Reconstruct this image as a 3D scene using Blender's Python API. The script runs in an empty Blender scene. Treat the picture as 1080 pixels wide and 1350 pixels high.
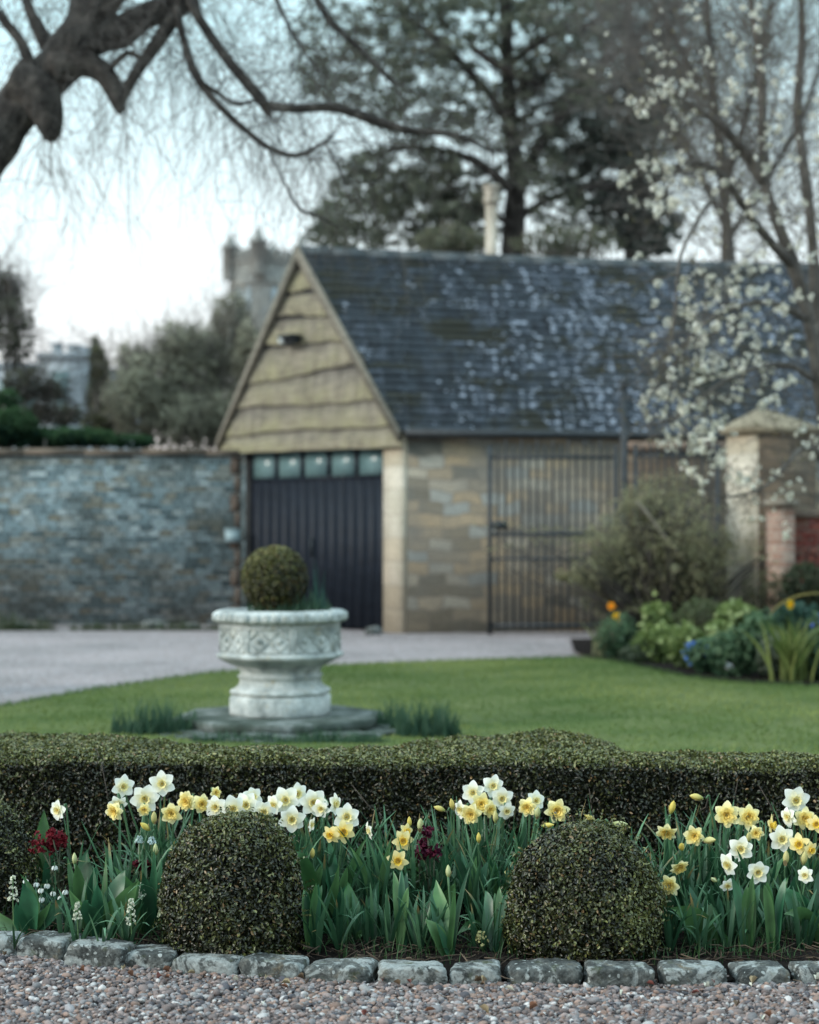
import bpy, math, random
import numpy as np
from mathutils import Vector, Matrix

random.seed(7)
RNG = np.random.default_rng(11)
SC = bpy.context.scene
COL = SC.collection

# ---------------------------------------------------------------- camera model
F = 2300.0            # focal length in photo pixels (photo is 1080 x 1350)
CX, HY, CAMZ = 540.0, 703.0, 1.26


def P(px, py, y):
    """world point that sits at photo pixel (px, py) at distance y"""
    return np.array([(px - CX) / F * y, y, CAMZ - (py - HY) / F * y])


def G(px, py, z=0.0):
    """world point on the level z seen at photo pixel (px, py)"""
    y = F * (CAMZ - z) / (py - HY)
    return np.array([(px - CX) / F * y, y, z])


# ---------------------------------------------------------------- mesh builder
def unit(a):
    n = np.linalg.norm(a, axis=-1, keepdims=True)
    return a / np.where(n < 1e-9, 1, n)


class MB:
    """collects quads / triangles / polygons and becomes ONE mesh"""

    def __init__(self):
        self.v, self.c, self.f, self.n = [], [], [], 0
        self.smooth = False

    def add(self, v, faces, col=None):
        v = np.asarray(v, dtype=np.float64).reshape(-1, 3)
        if col is None:
            col = (0.5, 0.5, 0.5)
        col = np.asarray(col, dtype=np.float64)
        if col.ndim == 1:
            col = np.broadcast_to(col, (len(v), 3))
        for f in (faces if isinstance(faces, list) else [faces]):
            f = np.asarray(f, dtype=np.int64)
            if f.ndim == 1:
                f = f[None, :]
            self.f.append(f + self.n)
        self.v.append(v)
        self.c.append(col)
        self.n += len(v)

    def box(self, c, s, rz=0.0, col=None):
        c = np.asarray(c, float)
        x, y, z = np.asarray(s, float) / 2
        v = np.array([[i * x, j * y, k * z] for k in (-1, 1) for j in (-1, 1) for i in (-1, 1)])
        if rz:
            ca, sa = math.cos(rz), math.sin(rz)
            v = v @ np.array([[ca, sa, 0], [-sa, ca, 0], [0, 0, 1]])
        self.add(v + c, np.array([[0, 2, 3, 1], [4, 5, 7, 6], [0, 1, 5, 4], [2, 6, 7, 3], [0, 4, 6, 2], [1, 3, 7, 5]]), col)

    def prism(self, poly, axis, col=None):
        """closed prism: polygon points (n,3) swept along vector axis"""
        poly = np.asarray(poly, float)
        n = len(poly)
        v = np.vstack([poly, poly + np.asarray(axis, float)])
        side = np.array([[i, (i + 1) % n, n + (i + 1) % n, n + i] for i in range(n)])
        self.add(v, [np.arange(n)[::-1].copy(), np.arange(n, 2 * n), side], col)

    def tubes(self, pts, rad, sides=5, col=None, cap=True):
        """many tubes at once: pts (n,k,3), rad (n,k) ; col (n,3) or one colour"""
        pts = np.asarray(pts, float)
        if pts.ndim == 2:
            pts = pts[None]
        n, k, _ = pts.shape
        rad = np.broadcast_to(np.asarray(rad, float), (n, k))
        t = unit(np.gradient(pts, axis=1))
        mean = unit(pts[:, -1] - pts[:, 0])
        ref = np.where(np.abs(mean[:, 2:3]) < 0.8, np.array([[0, 0, 1.0]]), np.array([[0.2, 1.0, 0]]))
        a = unit(np.cross(t, ref[:, None, :]))
        b = np.cross(t, a)
        ang = np.linspace(0, 2 * math.pi, sides, endpoint=False)
        ring = (pts[:, :, None, :] + rad[:, :, None, None] * (np.cos(ang)[None, None, :, None] * a[:, :, None, :]
                + np.sin(ang)[None, None, :, None] * b[:, :, None, :]))
        v = ring.reshape(-1, 3)
        i = np.arange(n)[:, None, None] * k * sides
        j = np.arange(k - 1)[None, :, None] * sides
        s = np.arange(sides)[None, None, :]
        s2 = (s + 1) % sides
        q = np.stack([i + j + s, i + j + s2, i + j + sides + s2, i + j + sides + s], -1).reshape(-1, 4)
        if col is not None:
            col = np.asarray(col, float)
            if col.ndim == 2 and len(col) == n:
                col = np.repeat(col, k * sides, axis=0)
        fl = [q]
        if cap:
            e = (np.arange(n)[:, None] * k + k - 1) * sides + np.arange(sides)[None]
            fl.append(e)
            fl.append((np.arange(n)[:, None] * k * sides + np.arange(sides)[None])[:, ::-1])
        self.add(v, fl, col)

    def strips(self, pts, side, col=None, fold=None):
        """blades: pts (n,k,3) centre line, side (n,k,3) half-width vectors, fold (n,k,3) lift of the edges"""
        n, k, _ = pts.shape
        f = 0 if fold is None else fold
        v = np.stack([pts - side + f, pts, pts + side + f], 2).reshape(-1, 3)
        i = np.arange(n)[:, None, None] * k * 3
        j = np.arange(k - 1)[None, :, None] * 3
        s = np.arange(2)[None, None, :]
        q = np.stack([i + j + s, i + j + s + 1, i + j + 4 + s, i + j + 3 + s], -1).reshape(-1, 4)
        if col is not None:
            col = np.asarray(col, float)
            if col.ndim == 2 and len(col) == n:
                col = np.repeat(col, k * 3, axis=0)
            elif col.ndim == 3:
                col = np.repeat(col.reshape(-1, 3), 3, axis=0)
        self.add(v, [q], col)

    def leaves(self, pos, nrm, length, width, col, jitter=0.8, fold=0.12, up=None):
        """leaf clouds: every leaf two quads folded along its midrib"""
        n = len(pos)
        length = np.broadcast_to(length, (n,))[:, None]
        width = np.broadcast_to(width, (n,))[:, None]
        nn = unit(nrm + jitter * RNG.normal(size=(n, 3)))
        r = RNG.normal(size=(n, 3))
        if up is not None:
            r = r * 0.6 + np.asarray(up, float)
        t = unit(r - (r * nn).sum(1, keepdims=True) * nn)
        s = np.cross(nn, t)
        h = nn * width * fold * 2
        v = np.stack([pos - t * length * .5,
                      pos - t * length * .12 + s * width * .5 + h, pos + t * length * .22 + s * width * .42 + h,
                      pos + t * length * .5,
                      pos + t * length * .22 - s * width * .42 + h, pos - t * length * .12 - s * width * .5 + h], 1).reshape(-1, 3)
        i = np.arange(n)[:, None] * 6
        q = np.concatenate([i + np.array([[0, 1, 2, 3]]), i + np.array([[0, 3, 4, 5]])])
        self.add(v, [q], np.repeat(col, 6, axis=0))

    def mesh(self, name, offset=(0, 0, 0)):
        me = bpy.data.meshes.new(name)
        v = np.vstack(self.v) - np.asarray(offset, float)
        col = np.vstack(self.c)
        me.vertices.add(len(v))
        me.vertices.foreach_set('co', v.astype(np.float32).ravel())
        loops = np.concatenate([f.ravel() for f in self.f])
        sizes = np.concatenate([np.full(len(f), f.shape[1]) for f in self.f])
        starts = np.concatenate([[0], np.cumsum(sizes)[:-1]])
        me.loops.add(len(loops))
        me.loops.foreach_set('vertex_index', loops.astype(np.int32))
        me.polygons.add(len(sizes))
        me.polygons.foreach_set('loop_start', starts.astype(np.int32))
        me.update(calc_edges=True)
        me.validate()
        # metre UVs by face direction (walls, boards, slopes)
        uv = me.uv_layers.new(name='UVMap')
        n = np.empty(len(me.polygons) * 3, np.float32)
        me.polygons.foreach_get('normal', n)
        n = n.reshape(-1, 3).astype(float)
        nl = len(me.loops)
        vi = np.empty(nl, np.int32)
        me.loops.foreach_get('vertex_index', vi)
        ls = np.empty(len(me.polygons), np.int32)
        me.polygons.foreach_get('loop_total', ls)
        co = np.empty(len(me.vertices) * 3, np.float32)
        me.vertices.foreach_get('co', co)
        co = co.reshape(-1, 3)
        ln = np.repeat(n, ls, axis=0)
        flat = np.abs(ln[:, 2:3]) > 0.95
        t = np.where(flat, np.array([[1.0, 0, 0]]), unit(np.cross(np.array([[0, 0, 1.0]]), ln)))
        b = np.cross(ln, t)
        uvs = np.stack([(co[vi] * t).sum(1), (co[vi] * b).sum(1)], 1)
        uv.data.foreach_set('uv', uvs.astype(np.float32).ravel())
        ca = me.color_attributes.new(name='Col', type='FLOAT_COLOR', domain='POINT')
        rgba = np.ones((len(me.vertices), 4), np.float32)
        rgba[:, :3] = col[:len(me.vertices)]
        ca.data.foreach_set('color', rgba.ravel())
        if self.smooth:
            me.polygons.foreach_set('use_smooth', np.ones(len(me.polygons), bool))
        return me


OFF = {}   # world position of every object's origin (nothing but flowers is rotated)


def link(o, parent=None):
    COL.objects.link(o)
    if parent is not None:
        o.parent = parent
    return o


def tag(o, label=None, cat=None, group=None, kind=None):
    if label:
        o['label'] = label
    if cat:
        o['category'] = cat
    if group:
        o['group'] = group
    if kind:
        o['kind'] = kind
    return o


def thing(name, label, cat, loc, group=None):
    o = bpy.data.objects.new(name, None)
    o.empty_display_size = 0.05
    o.location = [float(q) for q in loc]
    link(o)
    OFF[o.name] = np.asarray(loc, float)
    return tag(o, label, cat, group)


def part(name, mb, mat, parent, kind=None):
    off = OFF[parent.name]
    o = bpy.data.objects.new(name, mb.mesh(name, off))
    o.data.materials.append(mat)
    link(o, parent)
    OFF[o.name] = off
    if kind:
        o['kind'] = kind
    return o


def single(name, mb, mat, loc, label=None, cat=None, group=None, kind=None):
    o = bpy.data.objects.new(name, mb.mesh(name, loc))
    o.data.materials.append(mat)
    o.location = [float(q) for q in loc]
    link(o)
    OFF[o.name] = np.asarray(loc, float)
    return tag(o, label, cat, group, kind)


# ---------------------------------------------------------------- noise helpers
def vnoise(p, scale, seed=0):
    """cheap smooth noise in about -1..1 on points (n,3)"""
    r = np.random.default_rng(seed)
    out = np.zeros(len(p))
    amp, tot = 1.0, 0.0
    for o in range(4):
        for _ in range(3):
            k = r.normal(size=3)
            k = k / np.linalg.norm(k) * scale * (1.9 ** o) * r.uniform(.7, 1.3)
            out += amp * np.sin(p @ k + r.uniform(0, 6.28))
        tot += amp * 1.6
        amp *= 0.6
    return out / tot


def smooth_curve(pts, n):
    """Catmull-Rom through control points (any columns)"""
    p = np.asarray(pts, float)
    p = np.vstack([2 * p[0] - p[1], p, 2 * p[-1] - p[-2]])
    m = len(p) - 3
    u = np.linspace(0, m - 1e-6, n)
    i = u.astype(int)
    t = (u - i)[:, None]
    a, b, c, d = p[i], p[i + 1], p[i + 2], p[i + 3]
    return .5 * (2 * b + (c - a) * t + (2 * a - 5 * b + 4 * c - d) * t ** 2 + (3 * b - a - 3 * c + d) * t ** 3)


def mixc(a, b, t):
    t = np.asarray(t, float)[:, None]
    return np.asarray(a, float) * (1 - t) + np.asarray(b, float) * t


# ---------------------------------------------------------------- materials
class NT:
    def __init__(self, name):
        self.m = bpy.data.materials.new(name)
        self.m.use_nodes = True
        self.t = self.m.node_tree
        self.t.nodes.clear()
        self.out = self.t.nodes.new('ShaderNodeOutputMaterial')
        self.bs = self.n('ShaderNodeBsdfPrincipled')
        self.l(self.bs.outputs[0], self.out.inputs[0])

    def n(self, kind, **kw):
        o = self.t.nodes.new(kind)
        for k, v in kw.items():
            setattr(o, k, v)
        return o

    def l(self, a, b):
        self.t.links.new(a, b)

    def set(self, node, **kw):
        for k, v in kw.items():
            node.inputs[k.replace('_', ' ')].default_value = v

    def coord(self, kind='Object', scale=(1, 1, 1)):
        c = self.n('ShaderNodeTexCoord')
        mp = self.n('ShaderNodeMapping')
        mp.inputs['Scale'].default_value = scale
        self.l(c.outputs[kind], mp.inputs[0])
        return mp.outputs[0]

    def noise(self, co, scale, detail=5, rough=.55, dist=0):
        o = self.n('ShaderNodeTexNoise')
        o.inputs['Scale'].default_value = scale
        o.inputs['Detail'].default_value = detail
        o.inputs['Roughness'].default_value = rough
        o.inputs['Distortion'].default_value = dist
        self.l(co, o.inputs['Vector'])
        return o.outputs['Fac']

    def ramp(self, fac, stops, interp='LINEAR'):
        o = self.n('ShaderNodeValToRGB')
        o.color_ramp.interpolation = interp
        el = o.color_ramp.elements
        el[0].position, el[0].color = stops[0][0], (*stops[0][1], 1)
        el[1].position, el[1].color = stops[-1][0], (*stops[-1][1], 1)
        for p, c in stops[1:-1]:
            e = el.new(p)
            e.color = (*c, 1)
        self.l(fac, o.inputs[0])
        return o.outputs[0]

    def mix(self, fac, a, b, mode='MIX'):
        o = self.n('ShaderNodeMix', data_type='RGBA', blend_type=mode)
        if isinstance(fac, (int, float)):
            o.inputs[0].default_value = fac
        else:
            self.l(fac, o.inputs[0])
        for k, v in ((6, a), (7, b)):
            if isinstance(v, tuple):
                o.inputs[k].default_value = (*v, 1)
            else:
                self.l(v, o.inputs[k])
        return o.outputs[2]

    def math(self, op, a, b=0.0):
        o = self.n('ShaderNodeMath', operation=op)
        for k, v in ((0, a), (1, b)):
            if isinstance(v, (int, float)):
                o.inputs[k].default_value = v
            else:
                self.l(v, o.inputs[k])
        return o.outputs[0]

    def bump(self, h, strength, dist=.01, normal=None):
        o = self.n('ShaderNodeBump')
        o.inputs['Strength'].default_value = strength
        o.inputs['Distance'].default_value = dist
        self.l(h, o.inputs['Height'])
        if normal is not None:
            self.l(normal, o.inputs['Normal'])
        return o.outputs[0]

    def done(self, col, rough=.8, nrm=None, spec=.3):
        if isinstance(col, tuple):
            self.bs.inputs['Base Color'].default_value = (*col, 1)
        else:
            self.l(col, self.bs.inputs['Base Color'])
        if isinstance(rough, (int, float)):
            self.bs.inputs['Roughness'].default_value = rough
        else:
            self.l(rough, self.bs.inputs['Roughness'])
        self.bs.inputs['Specular IOR Level'].default_value = spec
        if nrm is not None:
            self.l(nrm, self.bs.inputs['Normal'])
        return self.m


def m_plain(name, stops, scale, rough=.8, bump=.3, bdist=.01, spec=.3, coord='Object', cs=(1, 1, 1), detail=6):
    k = NT(name)
    co = k.coord(coord, cs)
    f = k.noise(co, scale, detail)
    f2 = k.noise(co, scale * 6, 4)
    return k.done(k.ramp(f, stops), rough, k.bump(f2, bump, bdist), spec)


def m_leaf(name, rough=.5, spec=.35, trans=.25, var=.0):
    """colour comes from each leaf's own colour attribute; some light passes through"""
    k = NT(name)
    a = k.n('ShaderNodeVertexColor', layer_name='Col')
    c = a.outputs[0]
    if var:
        f = k.noise(k.coord('Object'), var, 4)
        c = k.mix(1.0, c, k.ramp(f, [(.25, (.6, .6, .6)), (.75, (1.25, 1.25, 1.2))]), 'MULTIPLY')
    k.done(c, rough, None, spec)
    if trans:
        tr = k.n('ShaderNodeBsdfTranslucent')
        k.l(c, tr.inputs[0])
        ms = k.n('ShaderNodeMixShader')
        ms.inputs[0].default_value = trans
        k.l(k.bs.outputs[0], ms.inputs[1])
        k.l(tr.outputs[0], ms.inputs[2])
        k.l(ms.outputs[0], k.out.inputs[0])
    return k.m


def m_stone_wall(name, pal, mortar, bw=.28, bh=.085, bump=.6, moss=None, stain=None, dist=.05):
    """coursed rubble: irregular rows of stones, each with its own tone"""
    k = NT(name)
    co = k.coord('UV')
    nz = k.n('ShaderNodeTexNoise')
    nz.inputs['Scale'].default_value = 2.2
    nz.inputs['Detail'].default_value = 3
    k.l(co, nz.inputs['Vector'])
    sub = k.n('ShaderNodeVectorMath', operation='SUBTRACT')
    k.l(nz.outputs['Color'], sub.inputs[0])
    sub.inputs[1].default_value = (.5, .5, .5)
    sc = k.n('ShaderNodeVectorMath', operation='SCALE')
    k.l(sub.outputs[0], sc.inputs[0])
    sc.inputs['Scale'].default_value = dist * 2
    ad = k.n('ShaderNodeVectorMath', operation='ADD')
    k.l(co, ad.inputs[0])
    k.l(sc.outputs[0], ad.inputs[1])
    br = k.n('ShaderNodeTexBrick')
    k.l(ad.outputs[0], br.inputs['Vector'])
    br.inputs['Color1'].default_value = (0, 0, 0, 1)
    br.inputs['Color2'].default_value = (1, 1, 1, 1)
    br.inputs['Mortar'].default_value = (.5, .5, .5, 1)
    br.inputs['Scale'].default_value = 1
    br.inputs['Brick Width'].default_value = bw
    br.inputs['Row Height'].default_value = bh
    br.inputs['Mortar Size'].default_value = .009
    br.inputs['Mortar Smooth'].default_value = .3
    br.inputs['Bias'].default_value = 0
    br.offset, br.squash, br.squash_frequency = .37, 1.6, 3
    c = k.ramp(br.outputs['Color'], pal)
    n1 = k.noise(co, 1.1, 5)
    n2 = k.noise(co, 26, 5)
    c = k.mix(1.0, c, k.ramp(n2, [(.3, (.72, .72, .72)), (.7, (1.2, 1.2, 1.2))]), 'MULTIPLY')
    if stain is not None:
        c = k.mix(k.ramp(n1, [(.42, (0, 0, 0)), (.68, (.8, .8, .8))]), c, stain)
    if moss is not None:
        c = k.mix(k.ramp(k.noise(co, 3.4, 6, .7), [(.52, (0, 0, 0)), (.7, (.75, .75, .75))]), c, moss)
    c = k.mix(br.outputs['Fac'], c, mortar)
    inv = k.math('SUBTRACT', 1.0, br.outputs['Fac'])
    h = k.math('ADD', inv, k.math('MULTIPLY', n2, .5))
    return k.done(c, .9, k.bump(h, bump, .03), .2)
# ================================================================ camera, light, sky
cam = bpy.data.cameras.new('camera')
cam.sensor_fit = 'HORIZONTAL'
cam.sensor_width = 24
cam.lens = F * 24 / 1080
cam.shift_y = (HY - 675) / 1080
cam.clip_end = 2000
cam.dof.use_dof = True
cam.dof.focus_distance = 5.25
cam.dof.aperture_fstop = 1.95
co_ = bpy.data.objects.new('camera', cam)
co_.location = (0, 0, CAMZ)
co_.rotation_euler = (math.radians(90), 0, 0)
COL.objects.link(co_)
SC.camera = co_

SUN_EL, SUN_AZ = math.radians(24), math.radians(-112)     # azimuth from +Y towards +X: low, from the left and a little behind the camera
sun = bpy.data.lights.new('sun', 'SUN')
sun.energy = 2.7
sun.angle = math.radians(18)
sun.color = (1.0, .93, .84)
so = bpy.data.objects.new('sun', sun)
d = Vector((math.sin(SUN_AZ) * math.cos(SUN_EL), math.cos(SUN_AZ) * math.cos(SUN_EL), math.sin(SUN_EL)))
so.rotation_euler = d.to_track_quat('Z', 'Y').to_euler()
so.location = (-6, 2, 8)
COL.objects.link(so)

W = bpy.data.worlds.new('World')
SC.world = W
W.use_nodes = True
wt = W.node_tree
wt.nodes.clear()
wo = wt.nodes.new('ShaderNodeOutputWorld')
bg = wt.nodes.new('ShaderNodeBackground')
bg.inputs['Strength'].default_value = 0.15
sky = wt.nodes.new('ShaderNodeTexSky')
sky.sky_type = 'NISHITA'
sky.sun_disc = False
sky.sun_elevation = SUN_EL
sky.sun_rotation = SUN_AZ
sky.dust_density = 2.5
tc = wt.nodes.new('ShaderNodeTexCoord')
sp = wt.nodes.new('ShaderNodeSeparateXYZ')
wt.links.new(tc.outputs['Generated'], sp.inputs[0])
# thin high overcast over the clear sky: bright milky band low down, pale cyan above
rp = wt.nodes.new('ShaderNodeValToRGB')
els = rp.color_ramp.elements
SKYV = [(0.0, (.95, .85, .81)), (.05, (.97, .93, .91)), (.11, (.95, .985, .99)), (.18, (.84, .98, 1.0)), (.28, (.62, .88, .93)), (1.0, (.62, .78, .86))]
els[0].position, els[0].color = SKYV[0][0], (*SKYV[0][1], 1)
els[1].position, els[1].color = SKYV[-1][0], (*SKYV[-1][1], 1)
for p_, c_ in SKYV[1:-1]:
    e_ = els.new(p_)
    e_.color = (*c_, 1)
wt.links.new(sp.outputs['Z'], rp.inputs[0])
# almost even from front left to rear; rear sky raised to light the scene
dt = wt.nodes.new('ShaderNodeVectorMath')
dt.operation = 'DOT_PRODUCT'
wt.links.new(tc.outputs['Generated'], dt.inputs[0])
dt.inputs[1].default_value = (-.38, .92, .08)
mr = wt.nodes.new('ShaderNodeMapRange')
mr.inputs['From Min'].default_value = -1
mr.inputs['From Max'].default_value = 1
mr.inputs['To Min'].default_value = 9.5
mr.inputs['To Max'].default_value = 9.3
wt.links.new(dt.outputs['Value'], mr.inputs['Value'])
cn = wt.nodes.new('ShaderNodeTexNoise')
cn.inputs['Scale'].default_value = 2.4
cn.inputs['Detail'].default_value = 5
wt.links.new(tc.outputs['Generated'], cn.inputs['Vector'])
cm = wt.nodes.new('ShaderNodeMapRange')
cm.inputs['To Min'].default_value = .92
cm.inputs['To Max'].default_value = 1.08
wt.links.new(cn.outputs['Fac'], cm.inputs['Value'])
mm = wt.nodes.new('ShaderNodeMath')
mm.operation = 'MULTIPLY'
wt.links.new(mr.outputs[0], mm.inputs[0])
wt.links.new(cm.outputs[0], mm.inputs[1])
zr = wt.nodes.new('ShaderNodeMapRange')       # sky overhead, out of view, brightened to strengthen the top light
zr.inputs['From Min'].default_value = .34
zr.inputs['From Max'].default_value = .80
zr.inputs['To Min'].default_value = 1.0
zr.inputs['To Max'].default_value = 2.3
wt.links.new(sp.outputs['Z'], zr.inputs['Value'])
m2 = wt.nodes.new('ShaderNodeMath')
m2.operation = 'MULTIPLY'
wt.links.new(mm.outputs[0], m2.inputs[0])
wt.links.new(zr.outputs[0], m2.inputs[1])
mm = m2
sc_ = wt.nodes.new('ShaderNodeVectorMath')
sc_.operation = 'SCALE'
wt.links.new(rp.outputs[0], sc_.inputs[0])
wt.links.new(mm.outputs[0], sc_.inputs['Scale'])
mx = wt.nodes.new('ShaderNodeMix')
mx.data_type = 'RGBA'
mx.inputs[0].default_value = .86
wt.links.new(sky.outputs[0], mx.inputs[6])
wt.links.new(sc_.outputs[0], mx.inputs[7])
wt.links.new(mx.outputs[2], bg.inputs['Color'])
wt.links.new(bg.outputs[0], wo.inputs[0])

SC.view_settings.view_transform = 'Standard'
SC.view_settings.look = 'None'
SC.view_settings.exposure = 0
SC.render.engine = 'CYCLES'
SC.cycles.use_denoising = True
SC.cycles.max_bounces = 6
SC.cycles.diffuse_bounces = 3
SC.cycles.glossy_bounces = 2
SC.cycles.transmission_bounces = 3
SC.cycles.transparent_max_bounces = 4
SC.cycles.sample_clamp_indirect = 4
SC.cycles.caustics_reflective = False
SC.cycles.caustics_refractive = False

# ================================================================ ground materials
def gravel_mat():
    k = NT('gravel_ground')
    co = k.coord('Object')
    vo = k.n('ShaderNodeTexVoronoi')
    vo.inputs['Scale'].default_value = 48
    k.l(co, vo.inputs['Vector'])
    sep = k.n('ShaderNodeSeparateColor')
    k.l(vo.outputs['Color'], sep.inputs[0])
    c = k.ramp(sep.outputs[0], [(0, (.15, .13, .13)), (.3, (.27, .24, .24)), (.55, (.34, .28, .27)), (.8, (.37, .36, .38)), (1, (.55, .52, .51))])
    big = k.noise(co, .55, 5)
    c = k.mix(1.0, c, k.ramp(big, [(.3, (.46, .47, .47)), (.5, (.72, .71, .72)), (.7, (.86, .83, .84))]), 'MULTIPLY')
    h = k.math('SUBTRACT', 1.0, vo.outputs['Distance'])
    return k.done(c, .85, k.bump(h, .7, .012), .25)


M_GRAVEL = gravel_mat()
M_SOIL = m_plain('dark_soil', [(.3, (.006, .005, .0045)), (.55, (.013, .010, .009)), (.75, (.028, .021, .017))], 22, .95, .9, .02, .1)


def lawn_mat():
    k = NT('mown_grass')
    co = k.coord('Object')
    # mowing stripes running away to the right, softened and broken
    mp = k.n('ShaderNodeMapping')
    mp.inputs['Rotation'].default_value = (0, 0, math.radians(58))
    k.l(co, mp.inputs[0])
    wv = k.n('ShaderNodeTexWave', wave_type='BANDS', bands_direction='X', wave_profile='SIN')
    wv.inputs['Scale'].default_value = .34
    wv.inputs['Distortion'].default_value = .9
    wv.inputs['Detail'].default_value = 3
    wv.inputs['Detail Scale'].default_value = .8
    k.l(mp.outputs[0], wv.inputs['Vector'])
    n1 = k.noise(co, 1.1, 7, .7)
    n2 = k.noise(co, 60, 3)
    c = k.ramp(wv.outputs['Fac'], [(.25, (.054, .090, .022)), (.75, (.080, .116, .034))])
    c = k.mix(k.ramp(n1, [(.42, (0, 0, 0)), (.62, (.75, .75, .75))]), c, (.125, .148, .060))
    c = k.mix(1.0, c, k.ramp(n2, [(.3, (.66, .70, .66)), (.7, (1.25, 1.22, 1.2))]), 'MULTIPLY')
    return k.done(c, .85, k.bump(n2, .8, .03), .15)


M_LAWN = lawn_mat()
M_EDGE = m_plain('lawn_edge_earth', [(.3, (.02, .025, .012)), (.7, (.04, .05, .02))], 14, .95, .6, .02)

# ================================================================ ground sheets
g = MB()
g.add([[-400, -60, 0], [400, -60, 0], [400, 900, 0], [-400, 900, 0]], np.array([[0, 1, 2, 3]]))
single('ground', g, M_GRAVEL, (0, 0, 0), kind='structure')

lawn_edge = [G(px, py, .03) for px, py in [(-330, 985), (-180, 962), (-80, 945), (0, 932), (75, 918), (150, 905), (260, 889), (360, 881), (470, 875.5), (600, 871), (700, 868), (765, 867)]]
bed_edge = [G(px, py, .03) for px, py in [(800, 871), (850, 881), (920, 895), (1000, 902), (1080, 905), (1220, 909)]]
outline = np.array(lawn_edge + bed_edge + [np.array([4.6, 7.02, .03]), np.array([-3.4, 7.02, .03])])
outline = np.vstack([smooth_curve(outline[:12], 60), smooth_curve(outline[12:18], 24), outline[18:]])
lw = MB()
lw.add(outline, [np.arange(len(outline))[::-1].copy()])
single('lawn', lw, M_LAWN, (0, 0, 0), kind='structure')
sk = MB()
eo = outline[:84]
low = eo.copy()
low[:, 2] = 0.0
jn = vnoise(eo, 9, 3)[:, None] * .012
mid = eo + np.array([0, .03, 0]) + jn
mid[:, 2] = .02
sk.add(np.vstack([eo + np.array([0, 0, -.002]), mid, low + np.array([0, .05, 0])]),
       [np.array([[i, i + 1, 85 + i - 1 + 0, 84 + i] for i in range(83)]), np.array([[84 + i, 85 + i, 169 + i, 168 + i] for i in range(83)])])
single('lawn_edge', sk, M_EDGE, (0, 0, 0), kind='structure')

# a rough fringe of grass along the far edge of the lawn and short blades over it
def grass_blades(mb, base, h, lean, w, ca, cb):
    n = len(base)
    k = 4
    t = np.linspace(0, 1, k)[None, :, None]
    az = RNG.uniform(0, 2 * math.pi, n)
    dh = np.stack([np.cos(az), np.sin(az), np.zeros(n)], 1)[:, None, :]
    ln = (h * RNG.uniform(.1, 1, n) * lean)[:, None, None]
    pts = base[:, None, :] + dh * ln * t ** 2 + np.array([0, 0, 1.0]) * h[:, None, None] * t
    sd = np.stack([-np.sin(az), np.cos(az), np.zeros(n)], 1)[:, None, :] * (w * np.array([1, .9, .6, .08]))[None, :, None]
    sd = sd * RNG.uniform(.7, 1.2, (n, 1, 1))
    mb.strips(pts, sd, mixc(ca, cb, RNG.uniform(0, 1, n)))


M_BLADE = m_leaf('grass_blade', .55, .25, .3)
fr = MB()
ee = smooth_curve(outline[:84], 5200)
ee = ee + RNG.normal(0, .02, ee.shape) * np.array([1, 1, 0])
ee[:, 2] = .012
grass_blades(fr, ee, RNG.uniform(.02, .06, len(ee)), .6, .0035, (.05, .10, .03), (.10, .17, .05))
single('grass_fringe', fr, M_BLADE, (0, 0, 0), 'ragged fringe of grass along the curved edge of the lawn', 'grass', kind='stuff')

# the sward itself: short blades, darker, yellower and worn patches
n_ = 95000
gy_ = RNG.uniform(0, 1, n_) ** .8 * 11 + 7.0
gxp = RNG.uniform(-4.4, 4.7, n_)
poly2 = outline[:, :2]
x1_, y1_ = poly2[:, 0], poly2[:, 1]
x2_, y2_ = np.roll(x1_, -1), np.roll(y1_, -1)
ins = np.zeros(n_, bool)
for q_ in range(len(poly2)):
    with np.errstate(divide='ignore', invalid='ignore'):
        hit = ((y1_[q_] > gy_) != (y2_[q_] > gy_)) & (gxp < (x2_[q_] - x1_[q_]) * (gy_ - y1_[q_]) / (y2_[q_] - y1_[q_]) + x1_[q_])
    ins ^= hit
gb_ = np.stack([gxp[ins], gy_[ins], np.full(ins.sum(), .028)], 1)
pat = vnoise(gb_, 1.6, 31) * .6 + vnoise(gb_ * np.array([1, .5, 1]), 5, 33) * .6
stripe = np.sin((gb_[:, 0] * .85 + gb_[:, 1] * .53) * 2.3)
gm = MB()
gcol = mixc((.070, .125, .026), (.225, .265, .085), np.clip(.42 + .45 * pat + .30 * stripe + RNG.normal(0, .16, len(gb_)), 0, 1))
tt_ = np.array([0, .55, 1.0])[None, :, None]
az_ = RNG.uniform(0, 6.28, len(gb_))
hh_ = RNG.uniform(.010, .022, len(gb_)) * (1 + .35 * pat)
dd_ = np.stack([np.cos(az_), np.sin(az_), np.zeros(len(gb_))], 1)[:, None, :]
pp_ = gb_[:, None, :] + dd_ * (hh_ * RNG.uniform(.1, .9, len(gb_)))[:, None, None] * tt_ ** 2 + np.array([0, 0, 1.0]) * hh_[:, None, None] * tt_
gm.strips(pp_, np.stack([-np.sin(az_), np.cos(az_), np.zeros(len(gb_))], 1)[:, None, :] * (np.array([.0042, .0034, .0005]))[None, :, None], gcol)
single('grass', gm, M_BLADE, (0, 0, 0), 'mown grass of the lawn around the urn', 'grass', kind='stuff')

border_pts = [G(758, 864), G(775, 869)] + [q for q in smooth_curve(np.array(bed_edge), 24)] + [np.array([7.5, 14.0, 0]), np.array([7.5, 21, 0]), np.array([3.2, 20.6, 0]), G(752, 846)]
bp = np.array(border_pts)
bp[:, 2] = .036
bo = MB()
bo.add(bp, [np.arange(len(bp))])
single('border_soil', bo, M_SOIL, (0, 0, 0), kind='structure')

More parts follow.
